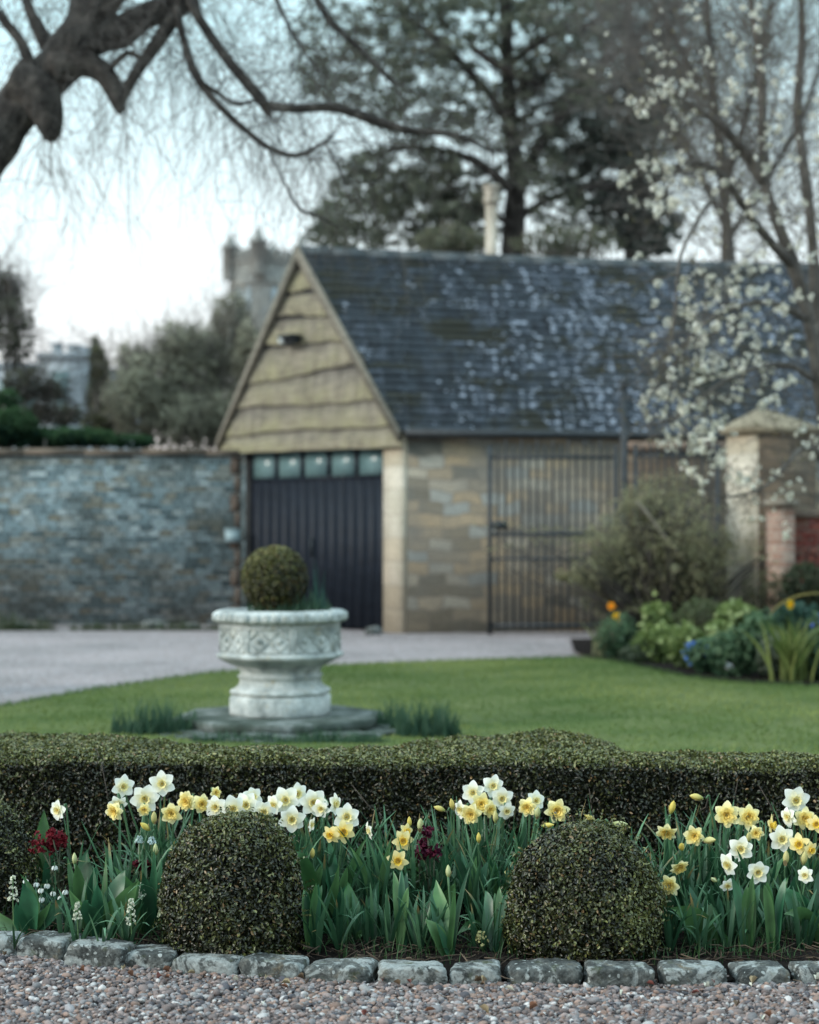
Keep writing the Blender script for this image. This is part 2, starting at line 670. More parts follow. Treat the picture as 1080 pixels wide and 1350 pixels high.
# ================================================================ kerb stones
STONES = [  # x0, x1, top, base, label
    (-66, 25, 1226, 1258, 'grey kerb stone cut off by the left edge of the picture'),
    (27, 99, 1229, 1264, 'short grey kerb stone second from the left edge, below the white flower spikes'),
    (84, 173, 1238, 1276, 'large block-like kerb stone with a rusty brown face below the broad tulip leaves'),
    (158, 233, 1246, 1278, 'small tan-faced kerb stone left of the larger left box ball'),
    (224, 322, 1253, 1285, 'long rounded kerb stone directly below the left half of the left box ball'),
    (317, 405, 1258, 1290, 'kerb stone with one big white lichen patch below the right of the left box ball'),
    (402, 497, 1263, 1296, 'long dark kerb stone with white lichen dots, right of the left ball'),
    (497, 590, 1266, 1300, 'rounded kerb stone with pale lichen in mid-row'),
    (594, 664, 1267, 1299, 'short squarish kerb stone just left of the right box ball'),
    (669, 768, 1265, 1299, 'long flat kerb stone directly below the left half of the right box ball'),
    (771, 863, 1267, 1303, 'kerb stone under the right box ball'),
    (873, 965, 1267, 1301, 'lichen-ringed kerb stone below the big flat tulip leaf on the right'),
    (969, 1045, 1268, 1298, 'low kerb stone half buried in gravel, last whole one on the right'),
    (1050, 1130, 1267, 1296, 'kerb stone cut off by the right edge of the picture'),
]


def stone_mat(name):
    k = NT(name)
    oi = k.n('ShaderNodeObjectInfo')
    tcn = k.n('ShaderNodeTexCoord')
    ad = k.n('ShaderNodeVectorMath', operation='ADD')
    k.l(tcn.outputs['Object'], ad.inputs[0])
    cb = k.n('ShaderNodeVectorMath', operation='SCALE')
    k.l(oi.outputs['Location'], cb.inputs[0])
    cb.inputs['Scale'].default_value = 3.7
    k.l(cb.outputs[0], ad.inputs[1])
    co = ad.outputs[0]
    n1 = k.noise(co, 14, 7, .65)
    n2 = k.noise(co, 90, 5, .7)
    c = k.ramp(n1, [(.3, (.018, .020, .020)), (.46, (.048, .053, .052)), (.58, (.090, .096, .092)), (.72, (.12, .098, .066))])
    c = k.mix(1.0, c, k.ramp(n2, [(.32, (.4, .4, .4)), (.68, (1.6, 1.6, 1.6))]), 'MULTIPLY')
    # rounded lichen spots
    vo = k.n('ShaderNodeTexVoronoi')
    vo.inputs['Scale'].default_value = 46
    dv = k.n('ShaderNodeVectorMath', operation='ADD')
    nd = k.n('ShaderNodeTexNoise')
    nd.inputs['Scale'].default_value = 60
    k.l(co, nd.inputs['Vector'])
    ns = k.n('ShaderNodeVectorMath', operation='SCALE')
    ns.inputs['Scale'].default_value = .012
    k.l(nd.outputs['Color'], ns.inputs[0])
    k.l(co, dv.inputs[0])
    k.l(ns.outputs[0], dv.inputs[1])
    k.l(dv.outputs[0], vo.inputs['Vector'])
    sepv = k.n('ShaderNodeSeparateColor')
    k.l(vo.outputs['Color'], sepv.inputs[0])
    rad = k.math('MULTIPLY', sepv.outputs[0], .42)
    spot = k.math('LESS_THAN', vo.outputs['Distance'], k.math('SUBTRACT', rad, .05))
    spot = k.math('MULTIPLY', spot, .95)
    patch = k.ramp(k.noise(co, 9, 6, .7, .6), [(.50, (0, 0, 0)), (.55, (.8, .8, .8))])
    lich = k.math('MAXIMUM', spot, patch)
    lich = k.math('MULTIPLY', lich, k.ramp(n2, [(.3, (.5, .5, .5)), (.6, (1, 1, 1))]))
    c = k.mix(lich, c, (.30, .325, .32))
    c = k.mix(k.ramp(k.noise(co, 20, 5), [(.58, (0, 0, 0)), (.72, (.7, .7, .7))]), c, (.045, .055, .02))
    return k.done(c, .9, k.bump(k.math('ADD', n1, k.math('MULTIPLY', n2, .4)), .8, .012), .2)


M_KERB = stone_mat('lichen_stone')


def cube_grid(n):
    """surface points of a unit cube (-1..1) with n cells per side"""
    u = np.linspace(-1, 1, n + 1)
    vs, fs, o = [], [], 0
    for ax in range(3):
        for sg in (-1, 1):
            a, b = np.meshgrid(u, u, indexing='ij')
            p = np.zeros((n + 1, n + 1, 3))
            p[..., ax] = sg
            p[..., (ax + 1) % 3] = a
            p[..., (ax + 2) % 3] = b
            vs.append(p.reshape(-1, 3))
            i = np.arange(n)[:, None] * (n + 1) + np.arange(n)[None]
            q = np.stack([i, i + n + 1, i + n + 2, i + 1], -1).reshape(-1, 4)
            fs.append((q if sg > 0 else q[:, ::-1]) + o)
            o += (n + 1) ** 2
    return np.vstack(vs), np.vstack(fs)


def weld(v, f, tol=1e-5):
    key = np.round(v / tol).astype(np.int64)
    _, idx, inv = np.unique(key, axis=0, return_index=True, return_inverse=True)
    return v[idx], inv.reshape(-1)[f]


CUBE_V, CUBE_F = weld(*cube_grid(14))
FINE_V, FINE_F = weld(*cube_grid(30))


def rock(mb, c, size, rz, seed, power=5, rough=.035, col=None, fine=False):
    v = (FINE_V if fine else CUBE_V).copy()
    r = (np.abs(v) ** power).sum(1, keepdims=True) ** (1 / power)
    v = v / r
    n = vnoise(v + seed * 7.1, 2.2, seed)[:, None] * rough * 1.6 + vnoise(v + seed, 6, seed + 1)[:, None] * rough * .6
    if fine:
        n = n + vnoise(v * np.array([1.7, 1, 1]) + seed * 3.3, 13, seed + 2)[:, None] * rough * .55 + np.minimum(vnoise(v + seed * 1.3, 4.5, seed + 3)[:, None], 0) * rough * 1.1
    v = v * (1 + n)
    rr = np.random.default_rng(seed)
    sh = rr.normal(0, .05, 3)
    v[:, 0] += sh[0] * v[:, 2] + rr.normal(0, .05) * v[:, 1]
    v[:, 2] += sh[1] * v[:, 0]
    v = v * np.asarray(size) / 2
    ca, sa = math.cos(rz), math.sin(rz)
    v = v @ np.array([[ca, sa, 0], [-sa, ca, 0], [0, 0, 1]])
    mb.add(v + np.asarray(c), [FINE_F if fine else CUBE_F], col)


line_pts = []
for x0, x1, top, base, lb in STONES:
    line_pts.append(G((x0 + x1) / 2, base + 3))
line_pts = np.array(line_pts)


def kerb_y(x):
    return np.interp(x, line_pts[:, 0], line_pts[:, 1])


for i, (x0, x1, top, base, lb) in enumerate(STONES):
    yf = line_pts[i, 1]
    w = (x1 - x0) / F * yf
    dep = .118 + .014 * math.sin(i * 2.3)
    hgt = .1 + .008 * math.sin(i * 1.7)
    # top front edge height from the photo
    c = np.array([line_pts[i, 0], yf + dep / 2, 0])
    slope = math.atan2(np.interp(c[0] + .1, line_pts[:, 0], line_pts[:, 1]) - np.interp(c[0] - .1, line_pts[:, 0], line_pts[:, 1]), .2)
    ztop = CAMZ - (top - HY) / F * (yf + dep * .8)
    s = MB()
    s.smooth = True
    rock(s, c + np.array([0, 0, ztop - hgt / 2]), (w * (.955 + .03 * math.sin(i * 3.1)), dep, hgt), slope * .8, 40 + i, 9 if i % 3 else 6.5, .034, None, True)
    single('kerb_stone', s, M_KERB, (c[0], c[1], 0), lb, 'kerb stone', 'rough stones edging the flower bed')

# ================================================================ pebbles
def icosphere(sub):
    import bmesh
    bm = bmesh.new()
    bmesh.ops.create_icosphere(bm, subdivisions=sub, radius=1)
    v = np.array([q.co[:] for q in bm.verts])
    f = np.array([[q.index for q in t.verts] for t in bm.faces])
    bm.free()
    return v, f


FULL, LOW = icosphere(2), icosphere(1)
PEB = [((.19, .15, .145), .22), ((.33, .255, .24), .24), ((.33, .31, .32), .17), ((.36, .24, .195), .16), ((.60, .57, .56), .10), ((.10, .095, .11), .11)]


def pebbles(mb, n, xr, y0, ymax_fn, zr, seed, ico=None):
    r = np.random.default_rng(seed)
    ICO_V, ICO_F = ico or FULL
    x = r.uniform(*xr, n)
    y = r.uniform(0, 1, n)
    y = y0 + y * (ymax_fn(x) - y0)
    s = r.lognormal(math.log(.0056), .36, n)
    z = r.uniform(*zr, n)
    ax = np.stack([s * r.uniform(.9, 1.5, n), s * r.uniform(.8, 1.1, n), s * r.uniform(.5, .85, n)], 1)
    base = ICO_V[None] * (1 + .13 * np.sin(ICO_V @ r.normal(size=(3, n)) * 2.2 + r.uniform(0, 6, n)).T[..., None])
    v = base * ax[:, None, :]
    # random rotation: z-spin then small tilt
    a = r.uniform(0, 6.28, n)
    b = r.normal(0, .45, n)
    ca, sa, cb, sb = np.cos(a), np.sin(a), np.cos(b), np.sin(b)
    X = v[..., 0] * cb[:, None] + v[..., 2] * sb[:, None]
    Z = -v[..., 0] * sb[:, None] + v[..., 2] * cb[:, None]
    Y = v[..., 1]
    v = np.stack([X * ca[:, None] - Y * sa[:, None] + x[:, None], X * sa[:, None] + Y * ca[:, None] + y[:, None], Z + z[:, None]], -1)
    pi = r.choice(len(PEB), n, p=[q[1] for q in PEB])
    c = np.array([q[0] for q in PEB])[pi] * r.uniform(.36, .76, (n, 1))
    f = (np.arange(n)[:, None, None] * len(ICO_V) + ICO_F[None]).reshape(-1, 3)
    mb.add(v.reshape(-1, 3), [f], np.repeat(c, len(ICO_V), axis=0))


def peb_mat():
    k = NT('pebble')
    a = k.n('ShaderNodeVertexColor', layer_name='Col')
    n = k.noise(k.coord('Object'), 260, 4)
    c = k.mix(1.0, a.outputs[0], k.ramp(n, [(.3, (.75, .75, .75)), (.7, (1.2, 1.2, 1.2))]), 'MULTIPLY')
    return k.done(c, .68, k.bump(n, .25, .003), .3)


pb = MB()
pb.smooth = True
pebbles(pb, 36000, (-1.7, 1.7), 4.12, lambda x: kerb_y(x) + .004, (.0, .011), 5)
pebbles(pb, 500, (-1.7, 1.7), 5.0, lambda x: kerb_y(x) + .05, (.0, .01), 6)
pebbles(pb, 9000, (-2.5, -1.7), 3.6, lambda x: kerb_y(x) + .004, (.0, .011), 7, LOW)
pebbles(pb, 9000, (1.7, 2.5), 3.6, lambda x: kerb_y(x) + .004, (.0, .011), 8, LOW)
pebbles(pb, 17000, (-1.7, 1.7), 3.5, lambda x: 0 * x + 4.13, (.0, .011), 9, LOW)
single('gravel', pb, peb_mat(), (0, 0, 0), 'loose pinkish grey gravel in front of the kerb stones', 'gravel', kind='stuff')

# a few fallen leaves, petals and twigs on the gravel and along the kerb
fl_ = MB()
n = 46
xx_ = RNG.uniform(-1.3, 1.3, n)
pp_ = np.stack([xx_, kerb_y(xx_) - .01 - RNG.uniform(0, .55, n) ** 1.6, np.full(n, .021)], 1)
lc_ = np.array([(.22, .11, .07), (.12, .08, .05), (.30, .24, .15), (.62, .60, .50), (.17, .06, .05)])[RNG.integers(0, 5, n)]
fl_.leaves(pp_, np.tile([0, 0, 1.0], (n, 1)), RNG.uniform(.014, .034, n), RNG.uniform(.008, .016, n), lc_, .35, .5)
a_ = RNG.uniform(0, 6.28, 18)
p0_ = np.stack([RNG.uniform(-1.2, 1.2, 18), np.zeros(18), np.full(18, .024)], 1)
p0_[:, 1] = kerb_y(p0_[:, 0]) - RNG.uniform(.0, .2, 18)
d0_ = np.stack([np.cos(a_), np.sin(a_), RNG.uniform(0, .5, 18)], 1) * RNG.uniform(.02, .045, (18, 1))
fl_.tubes(np.stack([p0_ - d0_ * [1, 1, 0], p0_ + RNG.normal(0, .004, (18, 3)), p0_ + d0_], 1), .0011, 4, np.array((.16, .12, .09)))
single('fallen_leaves', fl_, m_leaf('dry_leaf', .7, .2, .2), (0, 0, 0), 'fallen leaves, petals and twigs on the gravel by the kerb', 'leaf litter', kind='stuff')

# ================================================================ bed soil
nx, ny = 150, 60
X = np.linspace(-2.7, 2.7, nx)
V = np.linspace(0, 1, ny)
yy = kerb_y(X)[:, None] + .05 + V[None] * (7.0 - kerb_y(X)[:, None] - .05)
pts = np.stack([np.repeat(X[:, None], ny, 1), yy, np.zeros((nx, ny))], -1).reshape(-1, 3)
edge_ = np.clip((pts[:, 1] - kerb_y(pts[:, 0]) - .05) / .14, 0, 1)
pts[:, 2] = .006 + .022 * edge_ + .012 * vnoise(pts, 14, 9) + .008 * vnoise(pts, 45, 10)
i = np.arange(nx - 1)[:, None] * ny + np.arange(ny - 1)[None]
sb_ = MB()
sb_.smooth = True
sb_.add(pts, [np.stack([i, i + ny, i + ny + 1, i + 1], -1).reshape(-1, 4)])
single('flower_bed_soil', sb_, M_SOIL, (0, 0, 0), kind='structure')

# crumbs, dead stalks and bark lying on the soil
cr = MB()
n = 900
px_ = RNG.uniform(-1.6, 1.6, n)
pos = np.stack([px_, kerb_y(px_) + .12 + RNG.uniform(0, .5, n) ** 1.5, np.full(n, .045)], 1)
az = RNG.uniform(0, 6.28, n)
ln = RNG.uniform(.006, .05, n)
dv = np.stack([np.cos(az), np.sin(az), RNG.normal(0, .25, n)], 1) * ln[:, None]
cr.tubes(np.stack([pos - dv, pos + RNG.normal(0, .004, (n, 3)), pos + dv], 1), RNG.uniform(.0006, .0022, (n, 1)), 4,
         mixc((.020, .015, .012), (.12, .09, .065), RNG.uniform(0, 1, n) ** 2))
single('dead_stalks', cr, m_leaf('dry_stalk', .8, .1, 0), (0, 0, 0), 'dry stalks and bark crumbs scattered on the dark bed soil', 'plant litter', kind='stuff')
# ================================================================ clipped box
M_BOX = m_leaf('box_leaf', .38, .5, .10)
M_TWIG = m_plain('twig_bark', [(.3, (.05, .042, .035)), (.7, (.12, .10, .085))], 18, .9, .4, .005)
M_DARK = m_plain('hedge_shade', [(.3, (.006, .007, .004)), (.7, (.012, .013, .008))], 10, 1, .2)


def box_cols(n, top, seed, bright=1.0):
    """top 0..1: how far out and up a leaf sits (lighter, yellower new growth; top light and inner shade painted in)"""
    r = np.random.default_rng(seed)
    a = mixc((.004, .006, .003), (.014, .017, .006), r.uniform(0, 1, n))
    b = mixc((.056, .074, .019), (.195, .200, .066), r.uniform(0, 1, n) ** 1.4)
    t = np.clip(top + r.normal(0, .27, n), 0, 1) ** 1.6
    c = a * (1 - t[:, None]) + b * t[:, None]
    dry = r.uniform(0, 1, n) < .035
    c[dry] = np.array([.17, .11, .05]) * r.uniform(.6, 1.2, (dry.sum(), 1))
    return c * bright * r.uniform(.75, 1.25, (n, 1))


def dome_points(n, R, H, seed, taper=.0):
    """points and normals on a clipped bush: upright flanks and a domed head"""
    r = np.random.default_rng(seed)
    th = np.linspace(0, math.pi / 2, 200)
    e = .78
    rad = R * np.cos(th) ** e
    z = H * np.sin(th) ** (.92)
    rad = rad * (1 - taper * np.clip(1 - z / (H * .35), 0, 1) ** 2)
    ds = np.hypot(np.diff(rad), np.diff(z))
    wgt = ds * (rad[1:] + rad[:-1]) / 2
    cdf = np.concatenate([[0], np.cumsum(wgt)])
    cdf /= cdf[-1]
    s = np.interp(r.uniform(0, 1, n), cdf, np.arange(200))
    rr = np.interp(s, np.arange(200), rad)
    zz = np.interp(s, np.arange(200), z)
    dr = np.gradient(rad)
    dz = np.gradient(z)
    nr, nz = np.interp(s, np.arange(200), dz), -np.interp(s, np.arange(200), dr)
    a = r.uniform(0, 2 * math.pi, n)
    p = np.stack([rr * np.cos(a), rr * np.sin(a), zz], 1)
    nn = unit(np.stack([nr * np.cos(a), nr * np.sin(a), nz], 1))
    return p, nn


def box_ball(px, py_top, py_base, hw, y, label, leaf_l=.0138, n=36000, seed=1, group='clipped box balls in the flower bed', bright=1.0, cat='topiary', z0=.02):
    base = P(px, py_base, y)
    base[2] = z0
    R = hw / F * y
    H = P(px, py_top, y - .0)[2] - z0
    root = thing('box_ball', label, cat, base, group)
    p, nn = dome_points(n, R, H, seed, .10)
    bumps = vnoise(p * 1.0, 16, seed) * .5 + vnoise(p, 34, seed + 5) * .5
    depth = RNG.uniform(0, 1, n) ** 1.7
    lump = vnoise(p, 6.5, seed + 40)
    patch = vnoise(p, 11, seed + 44)
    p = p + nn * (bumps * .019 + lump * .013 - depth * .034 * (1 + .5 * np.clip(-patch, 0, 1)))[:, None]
    expo = np.clip(.26 + .50 * nn[:, 2] + .50 * bumps + .30 * patch - .75 * depth, 0, 1)  # light from above and inner shade baked into the leaf tone
    m = MB()
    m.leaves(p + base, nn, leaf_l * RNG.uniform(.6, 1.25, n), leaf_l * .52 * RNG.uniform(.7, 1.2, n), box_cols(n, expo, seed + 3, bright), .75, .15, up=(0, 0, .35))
    # a few longer shoots that escaped the shears
    q, qn = dome_points(260, R, H, seed + 9, .10)
    for kk in range(4):
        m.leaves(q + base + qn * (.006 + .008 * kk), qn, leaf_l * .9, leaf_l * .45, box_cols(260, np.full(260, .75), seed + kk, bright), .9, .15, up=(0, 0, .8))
    part('foliage', m, M_BOX, root)
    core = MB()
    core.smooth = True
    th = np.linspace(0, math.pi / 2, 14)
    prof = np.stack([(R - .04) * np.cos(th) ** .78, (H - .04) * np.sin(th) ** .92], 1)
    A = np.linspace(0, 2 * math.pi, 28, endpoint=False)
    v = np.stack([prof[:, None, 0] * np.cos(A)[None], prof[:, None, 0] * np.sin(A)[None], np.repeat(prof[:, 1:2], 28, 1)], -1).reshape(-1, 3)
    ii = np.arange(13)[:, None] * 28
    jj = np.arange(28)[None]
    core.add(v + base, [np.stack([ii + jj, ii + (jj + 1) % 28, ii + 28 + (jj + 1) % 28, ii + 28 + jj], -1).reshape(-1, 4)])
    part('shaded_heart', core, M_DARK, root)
    tw = MB()
    nt = 160
    q, qn = dome_points(nt, R * .97, H * .97, seed + 21, .10)
    tw.tubes(np.stack([q * .55 + base, q * .8 + base + RNG.normal(0, .01, (nt, 3)), q + base], 1), np.array([[.0022, .0016, .0008]]), 4)
    part('twig', tw, M_TWIG, root, kind='stuff')
    return root


box_ball(312, 1078, 1258, 98, 5.22, 'rounded clipped box ball below the row of white daffodils on the left', seed=3)
box_ball(770, 1082, 1262, 107, 5.18, 'largest clipped box ball, standing right of centre at the kerb', seed=17, n=38000)
box_ball(-32, 1055, 1215, 86, 5.72, 'olive clipped box ball cut off by the left edge of the picture', seed=29, n=22000, leaf_l=.012, bright=1.15)


def box_hedge(label, x0, x1, yfront, thick, ztop, dens, seed, end_taper=False):
    """hedge along x; yfront is a function of x"""
    base = np.array([(x0 + x1) / 2, float(yfront(np.array([(x0 + x1) / 2]))[0]) + thick / 2, .0])
    root = thing('box_hedge', label, 'hedge', base)
    r = np.random.default_rng(seed)
    L = x1 - x0
    rnd = .035
    pos, nrm = [], []
    # faces: front, back, top, ends
    for face, area in (('f', L * ztop), ('b', L * ztop * .35), ('t', L * thick * 1.25), ('l', thick * ztop), ('r', thick * ztop)):
        m = int(area * dens)
        u = r.uniform(0, 1, m)
        v = r.uniform(0, 1, m)
        x = x0 + u * L
        if face == 'f':
            p = np.stack([x, yfront(x), v * ztop], 1)
            nn = np.tile([0, -1.0, 0], (m, 1))
        elif face == 'b':
            p = np.stack([x, yfront(x) + thick, v * ztop], 1)
            nn = np.tile([0, 1.0, 0], (m, 1))
        elif face == 't':
            p = np.stack([x, yfront(x) + v * thick, np.full(m, ztop)], 1)
            nn = np.tile([0, 0, 1.0], (m, 1))
        else:
            xx = np.full(m, x0 if face == 'l' else x1)
            p = np.stack([xx, yfront(xx) + u * thick, v * ztop], 1)
            nn = np.tile([-1.0 if face == 'l' else 1.0, 0, 0], (m, 1))
        pos.append(p)
        nrm.append(nn)
    p, nn = np.vstack(pos), np.vstack(nrm)
    n = len(p)
    # round the edges: pull points near two faces inwards along the missing normal
    yl = p[:, 1] - yfront(p[:, 0])
    dt = np.clip(1 - (ztop - p[:, 2]) / rnd, 0, 1)
    df = np.clip(1 - yl / rnd, 0, 1)
    db = np.clip(1 - (thick - yl) / rnd, 0, 1)
    k = dt * np.maximum(df, db)
    p[:, 2] -= k * rnd * .55
    p[:, 1] += k * rnd * .4 * np.where(df > db, 1, -1)
    nn = unit(nn + k[:, None] * np.stack([np.zeros(n), np.where(df > db, -1, 1), np.ones(n)], 1))
    if end_taper:
        e = np.clip((p[:, 0] - (x1 - .22)) / .22, 0, 1)
        p[:, 2] -= e ** 2 * .07 * (p[:, 2] / ztop)
        p[:, 1] += e ** 2 * .10 * np.where(yl < thick / 2, 1, -1)
    p[:, 2] += (vnoise(p * np.array([1, 1, 0]), 1.7, seed + 2) * .012 + vnoise(p * np.array([1, 1, 0]), 6, seed + 4) * .006) * np.clip(p[:, 2] / ztop, 0, 1)
    if end_taper:      # the far hedge dips in the middle and swells before its rounded end
        hz_ = np.clip(p[:, 2] / ztop, 0, 1)
        p[:, 2] += hz_ * (.018 * np.exp(-((p[:, 0] - .52) / .22) ** 2) - .050 * np.exp(-((p[:, 0] + .50) / .52) ** 4))
    bumps = vnoise(p, 14, seed) * .5 + vnoise(p, 36, seed + 5) * .5
    depth = r.uniform(0, 1, n) ** 1.6
    p = p + nn * (bumps * .018 - depth * .038)[:, None]
    up = np.clip(nn[:, 2], 0, 1)
    expo = np.clip(.0 + .95 * up + .24 * vnoise(p, 5, seed + 44) + .36 * bumps - .6 * depth + .16 * np.clip((p[:, 2] / ztop - .75) * 4, 0, 1), 0, 1)  # bright top and dark front baked into the leaf colour
    m = MB()
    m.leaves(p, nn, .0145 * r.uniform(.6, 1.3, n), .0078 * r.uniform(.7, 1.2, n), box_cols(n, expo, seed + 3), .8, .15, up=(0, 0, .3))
    part('foliage', m, M_BOX, root)
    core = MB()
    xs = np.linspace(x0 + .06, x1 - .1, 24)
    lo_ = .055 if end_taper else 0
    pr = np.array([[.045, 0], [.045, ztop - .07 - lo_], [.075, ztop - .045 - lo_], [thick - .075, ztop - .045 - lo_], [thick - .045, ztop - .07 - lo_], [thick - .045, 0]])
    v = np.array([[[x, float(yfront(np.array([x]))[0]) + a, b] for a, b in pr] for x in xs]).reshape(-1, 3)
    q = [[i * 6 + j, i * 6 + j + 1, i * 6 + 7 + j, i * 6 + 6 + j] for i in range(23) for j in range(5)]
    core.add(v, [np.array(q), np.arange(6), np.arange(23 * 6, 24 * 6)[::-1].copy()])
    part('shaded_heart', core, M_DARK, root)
    tw = MB()
    nt = 420
    xx = r.uniform(x0 + .05, x1 - .05, nt)
    b0 = np.stack([xx, yfront(xx) + thick * r.uniform(.1, .5, nt), r.uniform(.05, ztop * .7, nt)], 1)
    t1 = b0 + np.stack([r.normal(0, .07, nt), -np.abs(r.normal(0, .05, nt)), r.uniform(.04, .2, nt)], 1)
    t1[:, 2] = np.minimum(t1[:, 2], ztop + .01)
    t1[:, 1] = np.maximum(t1[:, 1], yfront(t1[:, 0]) - .006)
    tw.tubes(np.stack([b0, (b0 + t1) / 2 + r.normal(0, .012, (nt, 3)), t1], 1), np.array([[.0028, .002, .001]]), 4)
    part('twig', tw, M_TWIG, root, kind='stuff')
    return root


YF = lambda x: 5.97 - .093 * np.asarray(x)
box_hedge('long low clipped box hedge running right across behind the daffodils', -2.3, 2.3, YF, .32, .486, 36000, 51)
box_hedge('second box hedge behind the first one, ending in a rounded tip on the lawn', -2.4, .845, lambda x: YF(x) + .385, .43, .464, 26000, 77, True)

# ================================================================ leafy plants of the bed
M_STRAP = m_leaf('daffodil_leaf', .42, .4, .22, 9)
M_BROAD = m_leaf('tulip_leaf', .40, .45, .18, 14)
M_PETAL = m_leaf('petal', .55, .25, .35)
M_STEM = m_leaf('green_stem', .5, .3, .1)

LEAF_A, LEAF_B = (.020, .080, .038), (.092, .200, .108)


def strap_leaf(base, az, L, lean, w, bend, col, twist=0.0, k=9):
    """one daffodil leaf: upright strap, leaning and sometimes bending over at the tip"""
    m = MB()
    m.smooth = True
    t = np.linspace(0, 1, k)
    ang = lean + bend * t ** 2.2
    ds = L / (k - 1)
    hx = np.concatenate([[0], np.cumsum(np.sin(ang[1:]) * ds)])
    hz = np.concatenate([[0], np.cumsum(np.cos(ang[1:]) * ds)])
    pts = base + np.stack([np.cos(az) * hx, np.sin(az) * hx, hz], 1)
    tw = az + math.pi / 2 + twist * t
    wv = w * np.clip(np.minimum(.62 + 2 * t, 1.0) * (1 - t ** 6), .08, 1)
    sd = np.stack([np.cos(tw), np.sin(tw), np.zeros(k)], 1) * wv[:, None]
    nrm = np.cross(unit(np.gradient(pts, axis=0)), unit(sd))
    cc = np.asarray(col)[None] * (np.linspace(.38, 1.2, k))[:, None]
    if RNG.uniform() < .14:
        cc[-2:] = np.array([.22, .17, .07])
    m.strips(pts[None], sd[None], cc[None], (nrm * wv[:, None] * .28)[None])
    return m


def bez_leaf(b, c, t, w, col, face=(0, -.75, .65), k=13, wave=.14, fold=.42, seed=0):
    """broad leaf along a quadratic curve b - c - t"""
    m = MB()
    m.smooth = True
    u = np.linspace(0, 1, k)[:, None]
    pts = (1 - u) ** 2 * b + 2 * u * (1 - u) * c + u ** 2 * t
    tan = unit(np.gradient(pts, axis=0))
    sd = unit(np.cross(tan, np.asarray(face, float)))
    u1 = u[:, 0]
    prof = np.clip(1.1 * np.sin(math.pi * np.clip(u1 * .84 + .16, 0, 1) ** .95) ** 1.05, .02, 1)
    prof[0] = max(prof[0], .35)
    wv = w * prof
    nrm = np.cross(sd, tan)
    lift = fold * wv * (1 - .75 * u1) + wave * w * np.sin(u1 * 9 + seed)
    # five points across, cupped
    A = np.array([-1, -.55, 0, .55, 1])
    cup = np.array([1, .36, 0, .36, 1])
    asym = 1 + .12 * np.sin(seed * 3.1)
    rows = pts[:, None, :] + sd[:, None, :] * (A * np.array([asym, asym, 1, 1, 1]))[None, :, None] * wv[:, None, None] + nrm[:, None, :] * (cup[None] * lift[:, None])[..., None]
    v = rows.reshape(-1, 3)
    i = np.arange(k - 1)[:, None] * 5 + np.arange(4)[None]
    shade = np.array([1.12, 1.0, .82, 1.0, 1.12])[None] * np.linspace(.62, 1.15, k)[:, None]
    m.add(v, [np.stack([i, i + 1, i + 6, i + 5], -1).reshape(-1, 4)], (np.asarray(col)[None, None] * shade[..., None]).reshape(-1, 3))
    return m


def petal_pts(ang, r0, r1, w, z0, z1, curl, k=8, ruff=0, ph=0):
    t = np.linspace(0, 1, k)
    r = r0 + (r1 - r0) * t
    z = z0 + (z1 - z0) * t + curl * np.sin(t * math.pi)
    pts = np.stack([r * math.cos(ang), r * math.sin(ang), z + ruff * np.sin(t * 7 + ph)], 1)
    wv = w * np.clip(np.sin(math.pi * (t * .83 + .15)) ** .75, .03, 1)
    sd = np.stack([-math.sin(ang) * wv, math.cos(ang) * wv, ruff * np.cos(t * 5 + ph) * wv], 1)
    return pts, sd, wv


